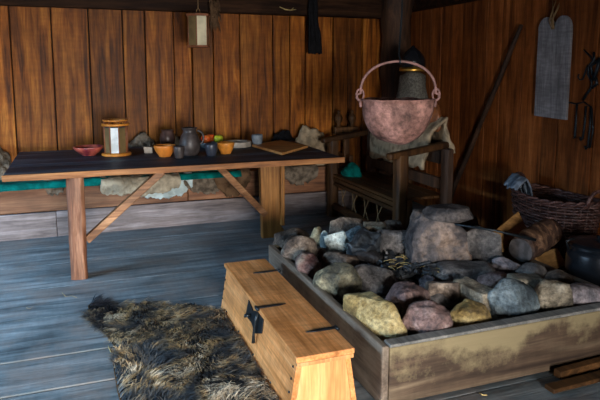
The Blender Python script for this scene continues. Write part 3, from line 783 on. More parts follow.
def stone(label, bb, mat, kind='round', base=.215, k=.8, seed=None, rot=0.0, tilt=0.0, name='stone', pos=None):
    x0, y0, x1, y1 = bb; seed = seed if seed is not None else len(label) * 3.7 + x0 * .13
    rr = random.Random(int(seed * 10))
    cx = (x0 + x1) / 2
    P = at(cx, y1 - 1, 'z', base + .02); d = depth(P) + .05
    wd = (x1 - x0) * d / F * 1.06
    a = wd / 2; b = a * k
    hh = (y1 - y0) * d / F / 2 * 1.05
    th = math.atan2(CH - .35, d)
    c2 = (hh ** 2 - (b * math.sin(th)) ** 2)
    c = max(math.sqrt(max(c2, 0)) / math.cos(th), .38 * a, .028)
    dirh = Vector((P.x, P.y, 0)).normalized()
    C = Vector((P.x, P.y, 0)) + dirh * (b * .75)
    C.z = base + c * .9
    # centre must project onto the middle of the box
    for _ in range(6):
        v = C - CC; z = v.dot(fw); sy = PY - F * v.dot(up) / z; sx = PX + F * v.dot(rt) / z
        C += dirh * ((sy - (y0 + y1) / 2) * z / F / math.sin(th) * .8) + rt * ((cx - sx) * z / F)
        
    bm = bmesh.new(); bmesh.ops.create_icosphere(bm, subdivisions=4, radius=1)
    planes = []
    if kind == 'round':
        for i in range(16):
            n = Vector((rr.gauss(0, 1), rr.gauss(0, 1), rr.gauss(0, 1))).normalized(); planes.append((n, rr.uniform(.72, .93)))
        na = .10
    elif kind == 'facet':
        for i in range(15):
            n = Vector((rr.gauss(0, 1), rr.gauss(0, 1), rr.gauss(0, 1))).normalized(); planes.append((n, rr.uniform(.58, .84)))
        na = .07
    else:
        e = Matrix.Rotation(rr.uniform(-.25, .25), 3, 'Y') @ Matrix.Rotation(rr.uniform(-.2, .2), 3, 'X')
        for n in ((1, 0, 0), (-1, 0, 0), (0, 1, 0), (0, -1, 0), (0, 0, 1), (0, 0, -1)):
            planes.append(((e @ Vector(n)).normalized(), rr.uniform(.54, .66)))
        for i in range(5):
            n = Vector((rr.gauss(0, 1), rr.gauss(0, 1), rr.gauss(0, 1))).normalized(); planes.append((n, rr.uniform(.8, .92)))
        na = .05
    off = Vector((seed, seed * .3, 0))
    for v in bm.verts:
        n = v.co.normalized(); r = 1.0
        for pn, pd in planes:
            q = n.dot(pn)
            if q > 1e-3: r = min(r, pd / q)
        r *= 1 + na * noise.noise(n * 1.6 + off) + na * .5 * noise.noise(n * 4 + off) + na * .25 * noise.noise(n * 11 + off)
        v.co = n * r
    mn = [min(v.co[i] for v in bm.verts) for i in range(3)]; mx = [max(v.co[i] for v in bm.verts) for i in range(3)]
    RM = Matrix.Rotation(-YAW + rot, 3, 'Z') @ Matrix.Rotation(tilt, 3, 'Y')
    for v in bm.verts:
        u = Vector([(v.co[i] - (mn[i] + mx[i]) / 2) / ((mx[i] - mn[i]) / 2) for i in range(3)])
        v.co = RM @ Vector((u.x * a, u.y * b, u.z * c))
    me = bpy.data.meshes.new(name); bm.to_mesh(me); bm.free()
    for p in me.polygons: p.use_smooth = True
    me.materials.append(M[mat])
    o = bpy.data.objects.new(name, me); COL.objects.link(o); o.location = C
    return tag(o, label, 'stone', 'stones in the hearth box')

S = stone
def hull(label, pts, mat, base=.21, back=(.0, .0), bev=.012, amp=.011, seed=1.0, extra=()):
    """angular stone: visible corners (px, py, height) plus their feet on the bed and a hidden rear side"""
    V = [at(a, b, 'z', c) for a, b, c in pts]
    W_ = list(V)
    for p in V:
        W_.append(Vector((p.x, p.y, min(base, p.z))) + (Vector((p.x, p.y, 0)) - sum((Vector((q.x, q.y, 0)) for q in V), Vector()) / len(V)) * .06)
        if back != (0, 0):
            W_.append(Vector((p.x + back[0], p.y + back[1], p.z - .02)))
            W_.append(Vector((p.x + back[0], p.y + back[1], base)))
    W_ += [Vector(e) for e in extra]
    bm = bmesh.new()
    for p in W_: bm.verts.new(p)
    r = bmesh.ops.convex_hull(bm, input=bm.verts)
    bmesh.ops.delete(bm, geom=[v for v in bm.verts if not v.link_faces], context='VERTS')
    bmesh.ops.dissolve_limit(bm, angle_limit=.12, verts=bm.verts, edges=bm.edges)
    bmesh.ops.bevel(bm, geom=bm.edges[:], offset=bev, segments=2, profile=.6, affect='EDGES', clamp_overlap=True)
    bmesh.ops.triangulate(bm, faces=bm.faces)
    for _ in range(5):
        le = [e for e in bm.edges if e.calc_length() > .022]
        if not le: break
        bmesh.ops.subdivide_edges(bm, edges=le, cuts=1, use_grid_fill=False)
        bmesh.ops.triangulate(bm, faces=bm.faces)
    bmesh.ops.remove_doubles(bm, verts=bm.verts, dist=.002)
    bmesh.ops.recalc_face_normals(bm, faces=bm.faces)
    bm.normal_update()
    C = sum((v.co for v in bm.verts), Vector()) / len(bm.verts)
    for v in bm.verts:
        p = v.co * 9 + Vector((seed, 0, seed))
        v.co += v.normal * amp * (noise.noise(p) + .5 * noise.noise(p * 2.7) + .3 * noise.noise(p * 6))
    for v in bm.verts: v.co -= C
    me = bpy.data.meshes.new('stone'); bm.to_mesh(me); bm.free()
    for p in me.polygons: p.use_smooth = True
    me.materials.append(M[mat])
    o = bpy.data.objects.new('stone', me); COL.objects.link(o); o.location = C
    return tag(o, label, 'stone', 'stones in the hearth box')
S('domed grey brown stone at the far left corner of the hearth box', (273, 229, 311, 254), 'r_brown', base=.20)
S('pale brown rounded stone beside the far left corner stone', (281, 236, 317, 270), 'r_brown', base=.19, seed=31)
S('small angular brown stone left of the bluish shard', (309, 227, 324, 248), 'r_ygrey', 'facet', .24)
S('thin upright light blue stone shard', (320, 231, 328, 248), 'r_pale', 'facet', .26, .6)
S('pale whitish blue split slab leaning up', (325, 231, 349, 256), 'r_pale', 'block', .24, .4, tilt=-.5)
S('small blue grey stone between the brown corner stones', (301, 245, 313, 259), 'r_blue', base=.22)
S('small grey brown stone in front of the pale slab', (311, 248, 329, 264), 'r_brown', base=.21)
S('long reddish stone lying against the left board', (296, 253, 324, 282), 'r_red', base=.20, k=1.2)
S('grey brown oblong stone left of the dark oblong stone', (322, 251, 358, 279), 'r_brown', base=.20, seed=55, rot=-.3)
S('large yellow grey stone against the left board behind the yellow block', (314, 263, 361, 301), 'r_ygrey', base=.20, seed=71)
S('long dark grey stone behind the pink purple boulder', (350, 265, 398, 296), 'r_grey', base=.20, seed=81, rot=-.3)
S('brown pink rounded boulder touching the front rim', (403, 303, 450, 341), 'r_pink', base=.20, seed=101)
S('small tan stone between the two back blocks', (364, 223, 385, 238), 'r_beige', 'block', .28, seed=113)
S('bluish grey stone peeking out behind the charred log', (345, 225, 370, 243), 'r_blue', 'round', .27, seed=119)
S('flat dark reddish stone lying on top of the biggest boulder', (424, 205, 472, 223), 'r_dark', 'round', .59, .6, seed=129)
S('small lilac pebble right of the charred twigs', (419, 276, 438, 290), 'r_lilac', 'round', .22, seed=131)
S('small grey stone below the biggest boulder', (436, 272, 455, 287), 'r_grey', 'round', .22, seed=133)
S('brown grey blunt stone behind the brown pink boulder', (427, 281, 457, 308), 'r_brown', 'block', .20, .7, seed=135)
S('low pink stone behind the beige squared stone', (477, 270, 512, 289), 'r_pink', 'facet', .22, seed=141)
S('big bluish green rounded stone at the front rim', (487, 280, 537, 324), 'r_blue', base=.19, seed=143)
S('pale flat slab behind the bluish green stone', (511, 275, 543, 303), 'r_beige', 'block', .20, 1.0, seed=145)
S('upright tan stone right of the bluish green stone', (534, 280, 569, 319), 'r_beige', 'round', .19, .8, seed=147)
S('grey pink round stone at the right front corner', (562, 283, 603, 313), 'r_lilac', 'round', .20, seed=149)
S('low flat grey slab in the middle of the hearth', (440, 268, 492, 281), 'r_grey', 'block', .21, .6, seed=151)
S('small whitish ashy stone below the log', (492, 257, 525, 277), 'r_lilac', 'facet', .23, seed=153)
S('small blue grey stone wedged at the front rim', (490, 312, 519, 326), 'r_blue', 'facet', .20, seed=155)
S('small dark grey stone in the middle behind the pale slab', (513, 262, 545, 283), 'r_grey', 'facet', .22, seed=157)
S('small sooty stone behind the yellow grey stone', (352, 250, 382, 270), 'r_dark', 'facet', .22, seed=159)
S('grey stone wedged between pink boulder and brown grey stone', (425, 292, 450, 312), 'r_grey', 'round', .19, seed=161)
S('brown stone right of the pale upright tan stone', (545, 270, 573, 289), 'r_brown', 'round', .21, seed=163)
S('small sandy stone between yellow block and pink boulder', (398, 305, 412, 327), 'r_ygrey', 'round', .2, seed=165)

hull('big yellow flat topped stone block at the near left corner', [(343, 294, .37), (371, 291, .37), (394, 303, .39), (407, 331, .28), (386, 342, .25), (362, 318, .29), (346, 300, .31)], 'r_yellow', .2, bev=.01, amp=.006, extra=((1.5, 2.55, .22), (1.45, 2.72, .22), (1.26, 2.75, .22)), seed=4)
hull('long beige squared stone with a pale end face', [(453, 280, .35), (466, 276, .35), (498, 291, .35), (483, 295, .35), (497, 316, .22), (485, 316, .22), (455, 296, .25)], 'r_beige', .2, bev=.008, amp=.01, seed=9)
hull('angular yellow brown stone touching the front rim', [(448, 312, .30), (466, 298, .345), (487, 304, .33), (493, 320, .27), (473, 331, .24), (451, 327, .24), (470, 309, .34)], 'r_yellow', .2, bev=.012, seed=12)
hull('biggest stone, tall mottled boulder in the back right of the hearth', [(413, 234, .48), (421, 214, .60), (443, 215, .61), (468, 231, .50), (472, 262, .30), (437, 271, .25), (414, 263, .28)], 'r_big', .22, (.06, .2), bev=.018, amp=.022, seed=15)
hull('dark squarish block right of the biggest boulder', [(464, 233, .47), (480, 227, .51), (501, 235, .47), (502, 262, .27), (480, 272, .22), (467, 264, .26)], 'r_grey', .21, (.04, .1), bev=.008, amp=.008, seed=18)
hull('blocky brown stone at the back under the settle', [(330, 221, .37), (341, 217, .40), (362, 219, .38), (367, 226, .34), (365, 235, .28), (331, 234, .28)], 'r_brown', .24, bev=.02, seed=21)
hull('tan block at the back next to the settle post', [(381, 226, .33), (385, 220, .37), (400, 220, .37), (404, 228, .32), (402, 234, .27), (383, 235, .27)], 'r_brown', .24, bev=.016, seed=24)
hull('wide dark block stone left of the big boulder', [(378, 240, .36), (384, 230, .43), (412, 230, .43), (417, 240, .38), (416, 257, .25), (381, 258, .25)], 'r_grey', .22, (.0, .1), bev=.02, seed=27)
hull('pinkish purple boulder in the middle of the front rows', [(384, 297, .30), (394, 281, .37), (413, 279, .39), (428, 291, .35), (436, 308, .26), (420, 315, .22), (400, 316, .22), (405, 293, .39)], 'r_pink', .2, bev=.02, seed=30)
# charred log piece and burnt twigs
def blockpiece(name, mat, P, size, rot, label, cat, seed, amp=.012, sub=3, parent=None):
    bm = bmesh.new(); bmesh.ops.create_cube(bm, size=1)
    bmesh.ops.subdivide_edges(bm, edges=bm.edges, cuts=7, use_grid_fill=True)
    e = Matrix.Rotation(rot[2], 3, 'Z') @ Matrix.Rotation(rot[1], 3, 'Y') @ Matrix.Rotation(rot[0], 3, 'X')
    for v in bm.verts:
        p = Vector((v.co.x * size[0], v.co.y * size[1], v.co.z * size[2]))
        p += noise.noise_vector(p * 14 + Vector((seed, 0, 0))) * amp
        v.co = e @ p
    me = bpy.data.meshes.new(name); bm.to_mesh(me); bm.free(); me.materials.append(mat)
    o = bpy.data.objects.new(name, me); COL.objects.link(o); o.location = P
    return tag(o, label, cat)
P = at(364, 248, 'z', .33)
blockpiece('charred_log', M['char'], P, (.20, .15, .15), (.2, -.25, .5), 'charred black log block flecked blue grey behind the dark grey stone', 'log', 3, .03)
rb = random.Random(3)
mb = MB()
for k in range(170):
    px_ = rb.uniform(372, 438); t = (px_ - 372) / 66; py_ = 262 + t * 8 + rb.uniform(-7, 8)
    P = at(px_, py_, 'z', .27); P.z += rb.uniform(-.03, .03)
    if P.x > 2.66: continue
    a = rb.uniform(0, PI); L = rb.uniform(.03, .09); dv = Vector((math.cos(a), math.sin(a), rb.uniform(-.4, .4))) * L / 2
    mb.beam(P - dv, P + dv, rb.uniform(.014, .038), rb.uniform(.01, .028))
tag(mb.build('charcoal', M['char']), 'heap of burnt black twigs and charcoal in the hearth centre', 'charcoal', None, 'stuff')
mb = MB()
for k in range(42):
    px_ = rb.uniform(388, 437); t = (px_ - 372) / 66; py_ = 260 + t * 8 + rb.uniform(-7, 8)
    P = at(px_, py_, 'z', .29); P.z += rb.uniform(-.015, .015)
    a = rb.uniform(-.6, .8) + (PI / 2 if rb.random() < .2 else 0); L = rb.uniform(.04, .10); dv = Vector((math.cos(a), math.sin(a), rb.uniform(-.3, .3))) * L / 2
    mb.tube([P - dv, P + Vector((0, 0, .008)), P + dv], .0022, 4)
tag(mb.build('straw', M['straw']), 'loose yellow straw scattered over the charcoal in the hearth', 'straw', None, 'stuff')

# firewood log with sawn end, split wedges
A = at(521, 250, 'z', .36); B = A + Vector((.36, .14, .06))
log = thing('firewood_log', 'dark barked firewood log with a sawn grey end face', 'log', A)
mb = MB(); n = 12; pts = [A.lerp(B, i / n) for i in range(n + 1)]
mb.tube(pts, [.092 + .004 * math.sin(i * 2) for i in range(n + 1)], 24); o = mb.build('bark', M['bark'], log); wobble(o, .014, 12)
mb = MB(); d = (B - A).normalized(); mb.tube([A - d * .007, A + d * .004], .080, 24, smooth=False); mb.build('sawn_end', M['cutend'], log)
# wedges
def wedge(P, L, w, h, rz, label, ry=0.0):
    mb = MB(); mt = Matrix.Translation(P) @ Matrix.Rotation(rz, 4, 'Z') @ Matrix.Rotation(ry, 4, 'Y')
    vs = [mt @ Vector(v) for v in ((-L / 2, -w / 2, -h / 2), (-L / 2, w / 2, -h / 2), (-L / 2, 0, h / 2), (L / 2, -w / 2, -h / 2), (L / 2, w / 2, -h / 2), (L / 2, 0, h / 2))]
    mb.add(vs, [(0, 1, 2), (5, 4, 3), (0, 3, 4, 1), (1, 4, 5, 2), (2, 5, 3, 0)])
    o = mb.build('split_firewood', M['wedge'], bevel=.008); return tag(o, label, 'firewood', 'split firewood by the log')
wedge(at(511, 236, 'z', .40) + Vector((.07, .13, 0)), .40, .13, .14, .45, 'tan split firewood wedge behind the upper left of the barked log', -.2)
wedge(at(546, 259, 'z', .25) + Vector((.0, .0, 0)), .30, .15, .11, .35, 'tan split firewood wedge under the right side of the barked log')
mb = MB(); A = at(453, 224, 'z', .55); B = at(536, 240, 'z', .475)
mb.tube([A, A.lerp(B, .5) + Vector((0, 0, .01)), B], [.007, .008, .011], 8)
tag(mb.build('poker', M['iron']), 'thin iron poker lying across the stones towards the log', 'poker')

# ------------------------------------------------------------------ cauldron
kx, ky, kz = 1.81, 3.2, 1.325
kr = .222
cau = thing('cauldron', 'round pinkish copper cauldron hanging over the hearth from an iron rod', 'cauldron', (kx, ky, kz - .27))
P = []
for i in range(15):
    t = i / 14 * PI / 2; P.append((kr * math.sin(t) ** .8 * .97, -.262 * math.cos(t) - .0))
P += [(kr * 1.01, .004), (kr * 1.02, .010), (kr * .985, .010)]
for i in range(13, -1, -1):
    t = i / 14 * PI / 2; P.append((kr * .955 * math.sin(t) ** .8, -.25 * math.cos(t)))
mb = MB(); mb.lathe(P, (kx, ky, kz), 48, .5, jit=.03); o = mb.build('bowl', M['copper'], cau, loc=(kx, ky, kz))
for v in o.data.vertices: v.co += noise.noise_vector(v.co * 9) * .012
ha = -YAW
hd = Vector((math.cos(ha), math.sin(ha), 0))
for s in (-1, 1):
    c = Vector((kx, ky, kz + .02)) + hd * s * (kr + .008)
    mb = MB(); pts = [c + hd * .0 + Vector((0, 0, .035 * math.cos(t) + .015)) + hd * (.022 * math.sin(t)) for t in [2 * PI * q / 14 for q in range(14)]]
    mb.tube(pts, .0065, 8, closed=True)
    mb.tube([c + Vector((0, 0, -.06)) - hd * s * .006, c + Vector((0, 0, -.02))], .009, 8)
    mb.build('ear', M['coppert'], cau)
mb = MB(); pts = []
Rb = kr + .005; hh = .19
for i in range(33):
    t = PI * i / 32
    pts.append(Vector((kx, ky, kz + .045 + hh * (math.sin(t) ** .85))) + hd * (-math.cos(t) * Rb))
for s, e in ((-1, 0), (1, -1)):
    b = pts[e]; q = [b + hd * s * (.002 + .022 * math.sin(u)) + Vector((0, 0, -.022 + .022 * math.cos(u))) for u in (.9, 1.8, 2.7, 3.6)]
    if e == 0: pts = q[::-1] + pts
    else: pts = pts + q
mb.tube(pts, .0085, 8); mb.build('bail_handle', M['coppert'], cau)
top = Vector((kx, ky, kz + .045 + hh))
rod = thing('pot_hanger', 'thin dark iron rod holding up the copper cauldron', 'hanger', (top.x, top.y, top.z))
mb = MB()
pts = [top + Vector((0, -.012, -.02)), top + Vector((0, -.02, -.008)), top + Vector((0, -.018, .012)), top + Vector((0, 0, .035)), top + Vector((.03, .03, .28)), top + Vector((.05, .05, CEIL - top.z - .17))]
pts[-1].y = 2.9 + .0; pts[-1] = Vector((top.x + .03, top.y + .0, CEIL))
mb.tube(pts, .0055, 8); mb.build('rod', M['iron'], rod)

# ------------------------------------------------------------------ settle (wide wooden seat) right of the table
st = thing('settle', 'dark wide wooden armed settle with corded front beyond the hearth', 'settle', (2.75, 5.0, 0))
sx0, sx1, sy0, sy1 = 2.42, 2.86, 4.21, 5.60
for (x, y, zt_) in ((sx0, sy0, .83), (sx0, sy1, .80), (sx1, sy0, .86), (sx1, sy1, .90)):
    hewn('post', M['settlef'] if x == sx0 else M['post'], (x, y), .105 if x == sx0 else .08, .10, 0, zt_, st, x + y)  # front posts coloured as lit, rear posts darkened to stand for shade
mb = MB(); mb.box((sx0 - .02, sy0 + .05, .385), (sx0 + .03, sy1 - .05, .425), .8); mb.box((sx0 - .015, sy0 + .05, .34), (sx0 + .03, sy1 - .05, .375), .2); mb.build('seat_rail', M['settley'], st, bevel=.006)
mb = MB()
for i in range(4):
    x0 = sx0 - .02 + i * .125; mb.box((x0, sy0 + .055, .43), (x0 + .12, sy1 - .055, .455))
mb.build('seat', M['settley'], st, bevel=.005)
mb = MB(); mb.tube([(sx0, sy0 + .04, .10), (sx0 - .01, 5.0, .13), (sx0, sy1 - .04, .12)], [.035, .045, .035], 10); mb.build('bottom_rail', M['settley'], st)
for y, zz in ((sy0, .82), (sy1, .80)):
    mb = MB(); mb.beam((sx0 - .13, y - .02, zz + .0), (sx1 + .02, y + .04, zz + .07), .07, .055); mb.build('armrest', M['settle'], st, bevel=.015)
mb = MB(); mb.box((sx1 - .02, sy0 + .04, .72), (sx1 + .02, sy1 - .04, .84)); mb.box((sx1 - .02, sy0 + .04, .5), (sx1 + .02, sy1 - .04, .6)); mb.build('back_rail', M['post'], st, bevel=.008)  # back rail in darker wood, shade behind the seat put into its colour
mb = MB(); mb.tube([(sx1 + .06, 4.90, 0), (sx1 + .06, 4.90, 1.42)], .03, 12); mb.build('tall_back_post', M['settle'], st)
mb = MB()
for y in (4.55, 4.8, 5.05, 5.3):
    for s in (-1, 1):
        mb.tube([(sx0 - .005, y + .06 * s, .36), (sx0 - .02, y, .25), (sx0 - .008, y - .07 * s, .12)], .004, 5)
mb.build('cord_lashing', M['cord'], st)
# teal cloth on settle's far end
heap('cushion', M['teal'], (2.55, 5.42, .46), (.1, .12, .12), 'teal cloth bunched on the far end of the settle seat', 'cloth', 22, .15)
# fleece over settle back
def drape(name, mat, path, w0, w1, axis, label, cat, seed, amp=.03, nz=30, nx=30, rag=.05, thick=.02):
    """cloth strip following a path of points, spread sideways along axis"""
    path = [Vector(p) for p in path]; L = [0]
    for a, b in zip(path[:-1], path[1:]): L.append(L[-1] + (b - a).length)
    ax = Vector(axis).normalized(); vs = []; fs = []
    for i in range(nx + 1):
        u = i / nx * 2 - 1
        lim = 1 - rag * (1 + noise.noise(Vector((u * 3 + seed, 1, 0))) + .6 * noise.noise(Vector((u * 9, seed, 0))))
        for j in range(nz + 1):
            s_ = j / nz * L[-1] * lim
            k = max(q for q in range(len(L) - 1) if L[q] <= s_ + 1e-9); f = (s_ - L[k]) / (L[k + 1] - L[k])
            p = path[k].lerp(path[k + 1], min(f, 1)); w = w0 + (w1 - w0) * j / nz
            p = p + ax * (u * w / 2 * (1 + .08 * noise.noise(Vector((j * .3, seed, u))))) + noise.noise_vector(Vector((u * 2.2 + seed, s_ * 5, 0))) * amp
            vs.append(p)
    for i in range(nx):
        for j in range(nz):
            a = i * (nz + 1) + j; fs.append((a, a + 1, a + nz + 2, a + nz + 1))
    mb = MB(); mb.add(vs, fs, smooth=True); o = mb.build(name, mat)
    so = o.modifiers.new('thick', 'SOLIDIFY'); so.thickness = thick; so.offset = 0
    return tag(o, label, cat)
drape('sheepskin', M['greyfleece'], [(3.00, 4.93, .8), (2.95, 4.93, 1.10), (2.82, 4.93, 1.0), (2.76, 4.93, .60)], 1.25, 1.0, (.0, 1, 0), 'pale grey fleece draped over the settle back under the cauldron', 'fleece', 5, .035)
mb = MB(); mb.lathe([(.21, 1.12), (.20, 1.18), (.18, 1.28), (.15, 1.37), (.14, 1.43), (.13, 1.47), (.08, 1.49), (.0, 1.495)], (sx1 + .06, 4.90, 0), 40, jit=.16, sx=.7)
o = mb.build('woollen_cape', M['greycloth'], loc=(sx1 + .06, 4.90, 1.0)); wobble(o, .02, 9)
tag(o, 'coarse grey woven cape hanging below the dark helmet', 'cape')
hm = thing('helmet', 'dark rounded helmet with a gilt brim on top of the grey cape', 'helmet', (sx1 + .06, 4.90, 1.5))
mb = MB(); mb.lathe([(.08, 1.535), (.115, 1.54), (.115, 1.6), (.10, 1.64), (.07, 1.68), (.04, 1.705), (.02, 1.72), (.012, 1.735), (0, 1.74)], (sx1 + .06, 4.90, 0), 32); mb.build('dome', M['helmet'], hm)
mb = MB(); mb.lathe([(.08, 1.505), (.12, 1.50), (.125, 1.51), (.12, 1.535), (.08, 1.54), (.08, 1.505)], (sx1 + .06, 4.90, 0), 32); mb.build('brim', M['gold'], hm)
heap('leather_bag', M['leather'], (2.93, 4.52, 1.0), (.05, .08, .22), 'orange brown leather piece hanging right of the cauldron', 'leather', 31, .15)

# ------------------------------------------------------------------ right wall
mb = MB(); A = Vector((RW - .035, 4.2, 1.89)); B = Vector((RW - .05, 5.25, 0.0))
pts = [A.lerp(B, i / 14) + Vector((0, .004 * math.sin(i * 1.3), 0)) for i in range(15)]
mb.tube(pts, [.016, .02, .022, .022, .023, .024, .023, .024, .025, .024, .025, .026, .025, .026, .026], 10)
pole = mb.build('wooden_pole', M['post']); tag(pole, 'long dark wooden pole leaning slantwise on the right wall', 'pole')
# grey board with heart shaped top
xb0, xb1 = RW - .045, RW - .02
mb = MB(); y0, y1 = 3.64, 3.985; ym_ = (y0 + y1) / 2; poly = [(y1 + .0, 1.135), (y0, 1.125)]
poly += [(y0 + .0, 1.80)]
for i in range(1, 10):
    t = PI * i / 10; poly.append((y0 + .088 - .088 * math.cos(t), 1.80 + .13 * math.sin(t) ** .8))
poly.append((ym_, 1.795 + .03))
for i in range(1, 10):
    t = PI * i / 10; poly.append((ym_ + .09 - .09 * math.cos(t), 1.80 + .13 * math.sin(t) ** .8))
poly.append((y1, 1.80))
mb.prism(poly, xb0, xb1, 'x', .5)
gb = thing('wall_board', 'grey weathered board with a heart notched top hanging on the right wall', 'board', (xb0, ym_, 1.13))
mb.build('board', M['greyboard'], gb, bevel=.004)
mb = MB()
for k in range(7):
    y_ = ym_ + R.uniform(-.02, .02); mb.tube([(xb0 - .006, y_, 1.83), (xb0 - .02, y_ + R.uniform(-.02, .02), 1.9), (RW - .015, ym_ + R.uniform(-.05, .07), R.uniform(1.98, 2.08))], .0035, 5)
mb.build('cord', M['cord'], gb)
# iron hooks
hk = thing('iron_hooks', 'tangle of black iron hooks and chain on the right wall beside the grey board', 'hooks', (RW - .03, 3.45, 1.2))
def W(x, y, off=.02): p = at(x, y, 'x', RW - off); return p
mb = MB()
mb.tube([W(584, 50), W(590, 56), W(594, 62), W(600, 64)], .006, 6)
mb.tube([W(594, 52), W(594, 60), W(589, 66), W(588, 74), W(592, 82), W(591, 88), W(587, 94), W(583, 100)], .010, 7)
mb.tube([W(602, 60), W(596, 62), W(591, 66), W(592, 74), W(596, 78), W(597, 84), W(592, 88)], .012, 7)
mb.tube([W(588, 65), W(586, 70), W(584, 76), W(583, 79), W(580, 80), W(578, 77), W(579, 74)], .006, 6)
mb.tube([W(600, 58, .04), W(597, 70, .04), W(593, 80, .04)], .014, 7)
mb.build('chain', M['iron'], hk)
for (a, b, c) in ((577, 104, 137), (584, 106, 140), (589, 106, 149)):
    mb = MB(); mb.tube([W(a, b), W(a - 1, (b + c) / 2), W(a - 2, c), W(a - 3, c + 1)] if a < 580 else [W(a + 2, b), W(a + 1, (b + c) / 2), W(a - 1, c - 2), W(a - 3, c), W(a - 4, c - 3)], .0085, 7)
    mb.build('hook', M['iron'], hk)
mb = MB(); mb.tube([W(568, 102), W(576, 104), W(584, 102), W(592, 108), W(593, 130), W(590, 148)], .006, 6); mb.build('bar', M['iron'], hk)

# ------------------------------------------------------------------ wicker basket
bx, by, bz0, bz1 = 3.34, 3.50, 0.0, .50
bk = thing('basket', 'large dark oval wicker basket against the right wall behind the log', 'basket', (bx, by, 0))
def oval(t, s, r): return Vector((bx + .20 * s * (1 + r) * math.cos(t), by + .40 * s * (1 + r * .5) * math.sin(t), 0))
rows = 24; stakes = 34
for part in range(1):
    mb = MB()
    for i in range(rows):
        f = i / (rows - 1); s = .78 + .22 * f; z0 = .02 + f * (.51)
        pts = []; nseg = stakes * 4
        for k in range(nseg):
            t = 2 * PI * k / nseg; ph = math.cos(k * PI / 4 + (i % 2) * PI)
            p = oval(t, s, 0); out = Vector((p.x - bx, p.y - by, 0)).normalized()
            p += out * (.008 * ph); p.z = z0 + .03 * math.sin(t) ** 2 + .003 * noise.noise(Vector((t * 3, i, 0)))
            pts.append(p)
        mb.tube(pts, .0098, 6, closed=True)
    mb.build('weave', M['wicker'], bk)
mb = MB()
for k in range(stakes):
    t = 2 * PI * (k + .0) / stakes; a = oval(t, .78, 0); b = oval(t, 1.0, 0); a.z = .01; b.z = .55 + .03 * math.sin(t) ** 2
    mb.tube([a, b], .006, 5)
mb.build('stakes', M['wickerd'], bk)
mb = MB(); 
for s_ in (0, 1):
    pts = []
    for k in range(120):
        t = 2 * PI * k / 120; p = oval(t, 1.0, 0); out = Vector((p.x - bx, p.y - by, 0)).normalized()
        p += out * (.011 * math.cos(k * .6 + s_ * PI)); p.z = .555 + .03 * math.sin(t) ** 2 + .011 * math.sin(k * .6 + s_ * PI); pts.append(p)
    mb.tube(pts, .011, 6, closed=True)
mb.build('rim', M['wicker'], bk)
for s_ in (-1, 1):
    mb = MB(); pts = []
    for i in range(13):
        t = PI * i / 12; pts.append((bx + .075 * math.cos(t), by + s_ * (.39 + .015 * math.sin(t)), .575 + .10 * math.sin(t)))
    mb.tube(pts, .013, 8); mb.build('handle', M['wicker'], bk)
mb = MB(); mb.lathe([(0, .01), (.78, .01), (.78, .03), (0, .03)], (0, 0, 0), 40)
mb.v = [(bx + v[0] * .195, by + v[1] * .39, v[2]) for v in mb.v]; mb.build('bottom', M['wickerd'], bk)
drape('cloth', M['bluecloth'], [(3.38, 3.80, .42), (3.32, 3.81, .60), (3.26, 3.80, .67), (3.19, 3.77, .64), (3.12, 3.75, .57)], .20, .22, (.25, 1, 0), 'crumpled blue grey cloth hanging over the left end of the wicker basket', 'cloth', 8, .02, rag=.08, thick=.015)
# black pot
pot = thing('cooking_pot', 'shiny black iron cooking pot with lid at the right edge by the hearth', 'pot', (3.06, 2.80, 0))
PXc, PYc = 3.06, 2.80
mb = MB(); mb.lathe([(0, .10), (.10, .10), (.165, .13), (.19, .19), (.195, .26), (.19, .36), (.18, .39), (.19, .40), (.18, .405), (.172, .39), (.18, .3), (.17, .2), (.1, .13), (0, .12)], (PXc, PYc, 0), 40); mb.build('body', M['potb'], pot)
mb = MB(); mb.lathe([(0, .395), (.175, .395), (.20, .408), (.202, .415), (.15, .425), (.05, .44), (.015, .443), (.022, .465), (0, .47)], (PXc, PYc, 0), 40); mb.build('lid', M['potb'], pot)
for k in range(3):
    a = 2 * PI * k / 3; mb = MB(); mb.tube([(PXc + .1 * math.cos(a), PYc + .1 * math.sin(a), .11), (PXc + .13 * math.cos(a), PYc + .13 * math.sin(a), 0)], [.018, .012], 8); mb.build('foot', M['potb'], pot)
mb = MB(); mb.tube([Vector((PXc, PYc, .37)) + hd * (-.19 + 0) , Vector((PXc, PYc, .43)) + hd * -.215, Vector((PXc, PYc, .45)) + hd * -.16], .006, 6); mb.build('handle', M['iron'], pot)

# things in the dark behind the hearth
heap('sacking', M['brownhide'], (3.16, 4.42, 0.01), (.22, .15, .27), 'dark brown sacking heap on the floor behind the biggest boulder', 'sacking', 41, .2)
mb = MB(); mb.lathe([(0, 0), (.06, 0), (.085, .06), (.08, .13), (.055, .17), (.06, .19), (.05, .19), (.045, .165), (.07, .1), (0, .02)], (3.10, 4.10, 0), 28)
tag(mb.build('clay_pot', M['palewood'], loc=(3.10, 4.10, 0)), 'small tan clay pot on the floor left of the wicker basket', 'pot')

# battens on the floor front right
mb = MB(); A = at(557, 374, 'z', .022); B = at(640, 352, 'z', .022); mb.beam(A, B, .045, .04); tag(mb.build('wood_batten', M['brownhide'] if False else M['settley'], bevel=.004), 'short brown batten on the floor nearer the hearth board', 'batten')
mb = MB(); A = at(549, 389, 'z', .012); B = at(640, 366, 'z', .012); mb.beam(A, B, .06, .022); tag(mb.build('wood_batten', M['settley'], bevel=.004), 'flat dark plank on the floor at the lower right edge', 'plank')

